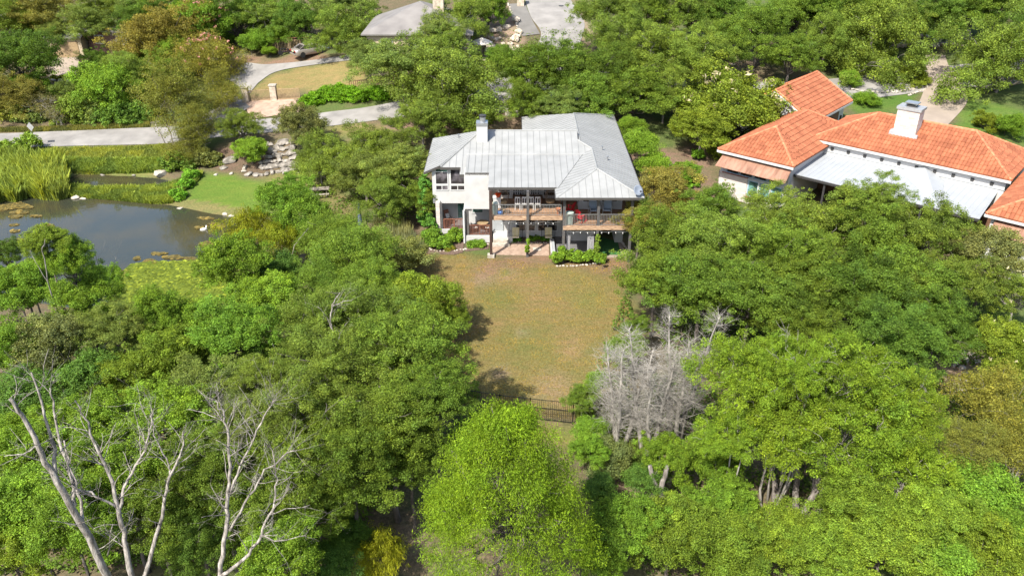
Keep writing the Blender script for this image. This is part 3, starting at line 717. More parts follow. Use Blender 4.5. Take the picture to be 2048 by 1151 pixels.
# white eave boards
mb=MB()
for x0,x1,y0,y1,z in ((-.02,7.12,-.06,-.01,4.98),(-.06,-.02,0,13.8,4.98),(5.4,21.97,6.93,6.99,5.48),(5.38,5.44,7,15,5.48),(22,29,-.16,-.11,4.98),(21.93,21.99,-.1,13,4.98),(3.26,3.31,12.9,23,5.08)): mb.box(x0,x1,y0,y1,z-.2,z)
for k in range(1):
    for s in (1,-1):
        mb.hexa([(-1-s*0,12.86,7.25),(-1+s*4.2,12.86,4.85),(-1+s*4.2,12.9,4.85),(-1,12.9,7.25),(-1,12.86,7.46),(-1+s*4.2,12.86,5.06),(-1+s*4.2,12.9,5.06),(-1,12.9,7.46)])
mb.build('fascia','white_paint',NH)
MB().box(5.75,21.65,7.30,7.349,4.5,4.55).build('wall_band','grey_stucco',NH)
# vents under the eave
for k in range(10):
    a=7.35+k*1.46
    f=MB().box(a,a+.26,7.27,7.36,4.72,4.98).build('wall_vent','dark_frame',NH)
# white metal canopy with a low peak
mb=MB(); SEAM=MB()
metal_plane(mb,[(6.78,1.2,4.05),(21.5,1.2,4.05),(21.2,7.33,4.28),(6.78,7.33,4.28)],0,.46,.07,.02,.2,.008)
mb.prism([(13.3,7.31,4.30),(18.6,1.2,4.08),(15.4,7.31,5.05)],.03); mb.prism([(15.4,7.31,5.05),(18.6,1.2,4.08),(17.1,7.31,4.30)],.03)
cap(mb,(18.6,1.25,4.11),(17.1,7.3,4.34),.05,.03)
cn=mb.build('canopy','white_metal',NH); q=SEAM.build('seam','canopy_seam',NH); q.parent=cn; SEAM=None
mb=MB().box(6.78,21.5,1.12,1.19,3.8,4.0); q=mb.build('canopy_beam','dark_frame',NH)
for a in (9.4,13.3,17.2,21.0): MB().box(a,a+.16,1.3,1.46,0,3.97).build('post','dark_frame',NH)
MB().box(6,21.5,7.31,7.345,0,2.9).build('recess_wall','brown_wood',NH)
# copper awnings
for x0,x1 in ((.35,6.95),(22.6,28.4)):
    mb=MB(); metal_plane(mb,[(x0,-.85,3.82),(x1,-.85,3.82),(x1-.1,.3,4.62),(x0+.1,.3,4.62)],0,.5,.04,.015,.25,.008); mb.build('awning','copper',NH)
# windows of the left wing
for k in range(4):
    x=.95+k*1.32; window(NH,x,x+1.22,3.05,3.75,.35,1,(1,),glass='glass_dark',frame='blue_frame',fw=.08)
for k in range(3):
    x=3.15+k*1.1; window(NH,x,x+1.02,1.35,2.85,.35,1,(1,),glass='glass_green',frame='blue_frame',fw=.10)
MB().box(.6,3.1,.18,.34,2.95,3.03).box(3.1,4.3,.16,.34,1.23,1.33).build('sill','red_brick_sill',NH)
MB().box(.6,6.7,.26,.34,2.86,2.945).box(4.13,4.24,.2,.34,.0,2.86).box(5.24,5.35,.2,.34,0,2.86).build('window_post','white_trim',NH)
# garage door and lamp
mb=MB().box(2.6,2.66,15.2,21.3,-1,4.3); mb.build('garage_door','brown_wood',NH)
MB().box(2.6,2.75,21.9,22.1,3.2,3.7).build('wall_lamp','dark_frame',NH)
# the great chimney
mb=MB(); mb.box(11.7,13.55,9.3,10.6,5.8,8.9); ch=mb.build('chimney','chimney_brick',NH)
q=MB().box(11.45,13.8,9.1,9.3,6.35,6.95).box(11.45,11.7,9.3,10.5,6.5,7.0).build('flashing','white_metal',NH); q.parent=ch
q=MB().box(11.6,13.65,9.2,10.7,8.9,9.12).build('chimney_cap','sign_back',NH); q.parent=ch
mb=MB(); mb.box(12.25,13.0,9.65,10.25,9.122,9.3); q=mb.build('flue','dark_frame',NH); q.parent=ch
q=MB().box(12.1,13.15,9.5,10.4,9.42,9.5).box(12.2,12.3,9.6,9.7,9.3,9.42).box(12.95,13.05,9.6,9.7,9.3,9.42).box(12.2,12.3,10.2,10.3,9.3,9.42).box(12.95,13.05,10.2,10.3,9.3,9.42).build('flue_cap','galvanised',NH); q.parent=ch

# ---- grey-roofed house at the top
x,y,z,_=surv(800,70)
GH=thing('house',(x,y+2,z),'tan house with plain grey hip roof behind oaks at the top edge','house',rz=R_(0),world=False)
P0=GH.location
def rel(px,py,zz): q=onz(px,py,zz); return (q[0]-P0.x,q[1]-P0.y,zz-P0.z)
ez=P0.z+2.7
A=rel(722,68,ez); B=rel(729,38,ez); Rg=rel(800,-4,ez+2.2); C=rel(870,25,ez); 
mb=MB()
rx0=A[0]; rxm=rx0+6.2; 
yf=A[1]-.2; ybk=A[1]+11
mb.prism([(rx0,yf,2.7),(rxm,yf+5.4,5.3),(rxm,ybk-5.4,5.3),(rx0,ybk,2.7)],.15)
mb.prism([(rx0,yf,2.7),(rx0+12.4,yf,2.7),(rxm,yf+5.4,5.3)],.15)
mb.prism([(rx0+12.4,yf,2.7),(rx0+12.4,ybk,2.7),(rxm,ybk-5.4,5.3),(rxm,yf+5.4,5.3)],.15)
mb.prism([(rx0+12.4,ybk,2.7),(rx0,ybk,2.7),(rxm,ybk-5.4,5.3)],.15)
mb.build('roof','grey_roof',GH)
MB().box(rx0+.5,rx0+11.9,yf+.5,ybk-.5,-2,2.6).build('wall','tan_wall',GH)
for k in range(3): window(GH,rx0+2+k*3.2,rx0+3.4+k*3.2,.9,2.1,yf+.5,2)
MB().box(rxm+1.5,rxm+2.7,yf+4.5,yf+5.7,3,6.2).build('chimney','limestone',GH)
# ---- brown-roofed house and tan garage at the top left
x,y,z,_=surv(245,95)
BH=thing('house',(x,y,z),'low red-brown house half hidden behind grey bare branches','house',rz=R_(-8))
mb=MB(); hz=2.6
for P in ([(-3.6,-2.6,hz),(3.6,-2.6,hz),(2.2,.5,4.1),(-2.2,.5,4.1)],[(3.6,-2.6,hz),(3.6,3.6,hz),(2.2,.5,4.1)],[(3.6,3.6,hz),(-3.6,3.6,hz),(-2.2,.5,4.1),(2.2,.5,4.1)],[(-3.6,3.6,hz),(-3.6,-2.6,hz),(-2.2,.5,4.1)]): mb.prism(P,.14)
mb.build('roof','grey_roof',BH); MB().box(-3.2,3.2,-2.2,3.2,-1.5,2.5).build('wall','brown_roof',BH)
window(BH,-2.2,-1,.9,2,-2.2,2); window(BH,1,2.2,.9,2,-2.2,2)
x,y,z,_=surv(134,118)
TG=thing('garage',(x,y+.3,z),'beige garage at the head of the pale drive at the far left','garage')
MB().box(-2.2,2.2,0,5,-1,2.7).build('wall','tan_wall',TG)
MB().prism([(-2.5,-.4,2.7),(2.5,-.4,2.7),(2.5,2.5,3.8),(-2.5,2.5,3.8)],.12).prism([(2.5,5.3,2.7),(-2.5,5.3,2.7),(-2.5,2.5,3.8),(2.5,2.5,3.8)],.12).build('roof','grey_roof',TG)
b=MB().box(-1.7,1.7,-.06,-.01,-.2,2.15)
for k in range(1,4): b.box(-1.68,1.68,-.075,-.06,-.2+k*.58,-.18+k*.58)
b.build('garage_door','tan_wood',TG)
# ---------------------------------------------------------------- trees
def leaf_mesh(name,C,Rd,n,L,Wd,seed,up=.5,droop=0.,flat=.7,out=None,hue=.5,sd=.35,rag=1.,clumpvar=.22):
    """n small leaf-shaped faces spread through clumps C (centres) of radii Rd; unit crown"""
    r=np.random.default_rng(seed); C=np.asarray(C,float); Rd=np.asarray(Rd,float)
    w=Rd**2/np.sum(Rd**2); idx=r.choice(len(C),n,p=w)
    d=r.normal(size=(n,3)); d/=np.linalg.norm(d,axis=1)[:,None]
    u=r.random(n)**(.45)*rag
    off=d*(Rd[idx]*u)[:,None]; off[:,2]*=flat
    p=C[idx]+off
    nrm=d*.5+r.normal(size=(n,3))*.62; nrm[:,2]+=up
    nrm/=np.linalg.norm(nrm,axis=1)[:,None]
    t=r.normal(size=(n,3)); 
    if droop:
        o=p.copy(); o[:,2]=0; o/=np.linalg.norm(o,axis=1)[:,None]+1e-6
        t=t*.45+o*.5*droop; t[:,2]-=.9*droop
        nrm=nrm-t*(np.sum(nrm*t,1)/np.sum(t*t,1))[:,None]; nrm/=np.linalg.norm(nrm,axis=1)[:,None]+1e-9
    t=t-nrm*np.sum(t*nrm,1)[:,None]; t/=np.linalg.norm(t,axis=1)[:,None]+1e-9
    b=np.cross(nrm,t); s=(1+sd*r.normal(size=n)).clip(.45,1.9)[:,None]
    a0=p-t*L/2*s; a2=p+t*L/2*s; a1=p+b*Wd/2*s+nrm*Wd*.12; a3=p-b*Wd/2*s+nrm*Wd*.12
    V=np.stack([a0,a1,a2,a3],1).reshape(-1,3)
    cb=1+clumpvar*r.normal(size=len(C)); ch=hue+.17*r.normal(size=len(C))
    br=(cb[idx]+.27*r.normal(size=n)).clip(.3,2.1); hu=(ch[idx]+.22*r.normal(size=n)).clip(0,1)
    return quads_mesh(name,V,np.stack([br,hu,hu,np.ones(n)],1))
def quads_mesh(name,V,T,m='leaf'):
    n=len(V)//4; me=bpy.data.meshes.new(name); me.vertices.add(len(V)); me.vertices.foreach_set('co',V.astype(np.float32).ravel())
    me.loops.add(n*4); me.loops.foreach_set('vertex_index',np.arange(n*4,dtype=np.int32))
    me.polygons.add(n); me.polygons.foreach_set('loop_start',np.arange(n,dtype=np.int32)*4); me.polygons.foreach_set('loop_total',np.full(n,4,np.int32))
    me.update(calc_edges=True)
    ca=me.color_attributes.new('tint','FLOAT_COLOR','POINT'); ca.data.foreach_set('color',np.repeat(T,4,0).astype(np.float32).ravel())
    me.materials.append(MATS[m]); return me
def fib(n,r,jit=.25,zmin=-.6):
    k=np.arange(n)+.5; z=1-(1-zmin)*k/n; a=PI*(1+5**.5)*k+r.uniform(0,6)
    q=np.sqrt(1-z*z); d=np.stack([q*np.cos(a),q*np.sin(a),z],1)+r.normal(size=(n,3))*jit
    return d/np.linalg.norm(d,axis=1)[:,None]
def crown_clumps(seed,lobes=13,per=14,lr=.40,cr=.145,spread=.62,zmin=-.35,shape=None,irr=.22):
    """clumps on the outside of lobes, lobes round the crown: uneven outline with gaps between"""
    r=np.random.default_rng(seed); C=[];Q=[];LC=[]
    for d in fib(lobes,r,.28,zmin):
        s=spread*(1+irr*r.normal()); c=d*s; rad=lr*(1+.25*r.normal())
        rad=max(.2,rad)
        if shape is not None: c=shape(c,r)
        LC.append(c)
        for e in fib(per,r,.3,-.5):
            C.append(c+e*rad*(1+.24*r.normal())*np.array((1,1,.85))); Q.append(cr*math.exp(.38*r.normal()))
    # loose sprays that break the outline
    for k in range(lobes*2):
        b=LC[r.integers(len(LC))]; e=r.normal(size=3); e/=np.linalg.norm(e); e[2]=abs(e[2])*.8
        C.append(b+e*lr*(1.2+.4*r.random())); Q.append(cr*.55)
    Q=np.clip(np.array(Q),cr*.4,cr*1.8)
    return np.array(C),Q,np.array(LC)
def limb_mesh(name,LC,C,seed,base=-3.2,r0=.06,m='bark',twigs=60,stems=1,twr=.006,wob=.05,tilt=.0):
    r=np.random.default_rng(seed); mb=MB()
    def path(a,b,n,w):
        a=np.array(a);b=np.array(b); P=[a+(b-a)*k/n+ (r.normal(size=3)*w*(0<k<n)) for k in range(n+1)]; return P
    forks=[]
    for s in range(stems):
        o=r.normal(size=3)*.10*(stems>1); o[2]=0
        f=np.array((r.normal()*.06+o[0]*2.2,r.normal()*.06+o[1]*2.2,-.62+.15*r.random()))
        P=path((o[0]*.6,o[1]*.6,base),f,5,wob*.5); rr=[r0*(1.25-.09*k*1.0) for k in range(6)]; rr[0]=r0*1.7
        rr=[x/(stems**.4) for x in rr]; mb.tube(P,rr,8); forks.append((f,rr[-1]))
    ends=[]
    for c in LC:
        f,fr=forks[r.integers(len(forks))]
        mid=f*.45+c*.55+np.array((0,0,-.10)); P=path(f,mid,3,wob)+path(mid,c,3,wob)[1:]
        mb.tube(P,[fr*(.62-.085*k) for k in range(7)],6); ends+= [(P[3],fr*.25),(P[5],fr*.18),(P[6],fr*.14)]
    E=np.array([e[0] for e in ends])
    for k in r.choice(len(C),min(twigs,len(C)),replace=False):
        c=C[k]; j=np.argmin(np.sum((E-c)**2,1)); P=path(E[j],c,3,.03); mb.tube(P,[max(twr,ends[j][1]*.6),twr*1.3,twr,twr*.5],4)
    me=bpy.data.meshes.new(name); me.from_pydata([tuple(map(float,v)) for v in mb.v],[],mb.f); me.materials.append(MATS[m]); me.polygons.foreach_set('use_smooth',[True]*len(me.polygons)); return me
PROTO={}
def proto(key,n,L,Wd,seeds,cc={},lm={},**kw):
    PROTO[key]=[]
    for s in seeds:
        C,Q,LC=crown_clumps(s,**cc)
        PROTO[key].append((leaf_mesh('crown',C,Q,n,L,Wd,s+50,**kw),limb_mesh('trunk',LC*.8,C*(1.02 if key=='cedar' else .93),s+90,**lm)))
proto('oak',70000,.030,.0185,(1,2,3,4),dict(lobes=18,per=19,lr=.36,cr=.125,spread=.66,irr=.26),dict(r0=.05,twigs=16,m='bark'),clumpvar=.17)
proto('oakg',72000,.028,.0155,(5,6,7),dict(lobes=21,per=18,lr=.32,cr=.115,spread=.70,irr=.3),dict(r0=.045,twigs=40,m='bark_pale',twr=.004,wob=.06),clumpvar=.17)
proto('elm',62000,.034,.022,(8,9,10),dict(lobes=21,per=17,lr=.31,cr=.125,spread=.69),dict(r0=.04,twigs=10),up=.6,flat=.75,clumpvar=.17)
proto('cedar',60000,.034,.013,(12,13,14),dict(lobes=28,per=15,lr=.25,cr=.10,spread=.74,irr=.27),dict(r0=.04,twigs=90,m='dead_twig',twr=.0035,stems=3,wob=.06),up=.6,flat=.8,clumpvar=.16)
proto('cyp',56000,.045,.013,(15,16),dict(lobes=22,per=18,lr=.32,cr=.14,spread=.68),dict(r0=.04,twigs=8),droop=.5,flat=.7,clumpvar=.14)
proto('thin',34000,.031,.018,(18,19),dict(lobes=22,per=15,lr=.32,cr=.13,spread=.68,irr=.3),dict(r0=.03,twigs=60,m='bark_pale',twr=.004,stems=4,wob=.07),rag=1.25,clumpvar=.14)
proto('bush',34000,.046,.028,(21,22,23),dict(lobes=13,per=18,lr=.40,cr=.17,spread=.60,zmin=-.1),dict(r0=.025,twigs=8,stems=4),up=.6,flat=.8,clumpvar=.13)
proto('twiggy',6000,.04,.018,(25,),dict(lobes=14,per=10,lr=.35,cr=.14,spread=.6,irr=.3),dict(r0=.025,twigs=170,m='dead_twig',twr=.004,stems=5))
# the broad bright willow-like tree in front
def willow():
    r=np.random.default_rng(77); C=[];Q=[];LC=[]
    for k in range(78):
        h=((k+.5)/78)**1.15; a=2.4*k+r.uniform(-.4,.4); w=(1-h)**.6*1.0+.10; rr=w*math.sqrt(r.uniform(.45,1.0))
        c=np.array((rr*math.cos(a),rr*math.sin(a),-.9+2.0*h)); LC.append(c)
        rad=.29*(1-.4*h)*r.uniform(.75,1.25)
        for e in fib(13,r,.35,-.3): C.append(c+e*rad); Q.append(.12*math.exp(.35*r.normal()))
    return np.array(C),np.clip(Q,.06,.2),np.array(LC)
C,Q,LC=willow()
PROTO['willow']=[(leaf_mesh('crown',C,Q,150000,.030,.0078,60,droop=.55,flat=.95,clumpvar=.16,up=.5,sd=.35),limb_mesh('trunk',LC,C,61,r0=.05,twigs=60,m='bark'))]
proto('wil2',22000,.085,.013,(31,32),dict(lobes=16,per=13,lr=.33,cr=.15,spread=.66),dict(r0=.04,twigs=40,stems=2),droop=1.,flat=1.1,up=.6)
SPC={ # proto, base leaf colour, vertical / horizontal radius
 'O':('oak',(.118,.190,.031),.88),'D':('oak',(.090,.160,.028),.88),'F':('oak',(.142,.200,.056),.78),'G':('oakg',(.134,.202,.040),.90),
 'E':('elm',(.134,.236,.030),.98),'L':('elm',(.150,.230,.032),.90),'M':('elm',(.122,.226,.032),.98),
 'C':('cedar',(.158,.250,.027),1.08),'P':('cyp',(.128,.210,.036),.92),'W':('willow',(.142,.238,.018),1.06),'Y':('wil2',(.190,.230,.018),.98),
 'R':('thin',(.165,.182,.042),.90),'S':('oak',(.190,.190,.055),.85),'Q':('elm',(.165,.225,.030),.85),
 'B':('bush',(.135,.245,.032),.80),'H':('bush',(.090,.180,.040),.80),'T':('twiggy',(.15,.15,.08),.8),'K':('bush',(.17,.215,.085),.8),'J':('elm',(.140,.170,.072),.85)}
NAMES={'O':('oak_tree','oak tree'),'D':('oak_tree','oak tree'),'F':('oak_tree','oak tree'),'G':('oak_tree','oak tree'),'E':('elm_tree','tree'),'L':('elm_tree','tree'),'M':('elm_tree','tree'),
 'C':('cedar_tree','cedar tree'),'P':('cypress_tree','tree'),'W':('willow_tree','tree'),'Y':('willow_tree','tree'),'R':('crepe_myrtle_tree','tree'),'S':('small_leaved_tree','tree'),'Q':('crepe_myrtle_tree','tree'),
 'B':('shrub','shrub'),'H':('shrub','shrub'),'T':('bare_shrub','shrub'),'K':('shrub','shrub'),'J':('elm_tree','tree')}
rt=random.Random(42); cnt={}
TREES=[]
def tree(px,py,rx,code,Ht,label,group=None,col=None,vr=None,squash=1.):
    key,c,v=SPC[code]; v=vr or v
    rx*=1.1 if py<480 else 1.03
    x,y,z,t=surv(px,py,Ht,v*rx/FPX)
    R=rx*t/FPX; V=R*v; g=gz(x,y); hc=z-g
    pr=PROTO[key]; cm,tm=pr[rt.randrange(len(pr))]
    nm,cat=NAMES[code]
    e=thing(nm,(x,y,g),label,cat,group,rz=rt.uniform(0,6.28))
    o=bpy.data.objects.new('crown',cm); COL.objects.link(o); o.parent=e; o.location=(0,0,hc); o.scale=(R*rt.uniform(.9,1.1),R*rt.uniform(.9,1.1),V*rt.uniform(.92,1.1)); o.rotation_euler=(rt.uniform(-.2,.2),rt.uniform(-.2,.2),0)
    if code=='W': o.scale=(R*.98,R*.98,V); o.rotation_euler=(0,0,0); col=c
    if col is None: k=rt.uniform(.88,1.14); h=rt.uniform(-.06,.06); col=(c[0]*k*(1+h),c[1]*k,c[2]*k*(1-h))
    o.color=(*col,1)
    q=bpy.data.objects.new('trunk',tm); COL.objects.link(q); q.parent=e; zs=V if hc<3.1*V else hc/3.1
    q.location=(0,0,hc); q.scale=(R,R,max(zs,.05))
    TREES.append((x,y,R,e)); return e
def blossoms(e,col,n=60,seed=1,zlo=.25):
    """flower heads at the ends of the upper sprays"""
    cr=[c for c in e.children if c.name.startswith('crown')][0]; r=np.random.default_rng(seed)
    d=r.normal(size=(n,3)); d[:,2]=abs(d[:,2])+zlo; d/=np.linalg.norm(d,axis=1)[:,None]; p=d*r.uniform(.82,1.05,(n,1))
    V=[];
    for q in p:
        for k in range(5):
            c=q+r.normal(size=3)*.025; a=r.normal(size=3)*.02; b=r.normal(size=3)*.02; V+=[c-a,c-b,c+a,c+b]
    me=quads_mesh('blossoms',np.array(V),np.tile([1,.5,.5,1],(len(V)//4,1)))
    o=bpy.data.objects.new('blossoms',me); COL.objects.link(o); o.parent=e; o.location=cr.location; o.scale=cr.scale; o.color=(*col,1)
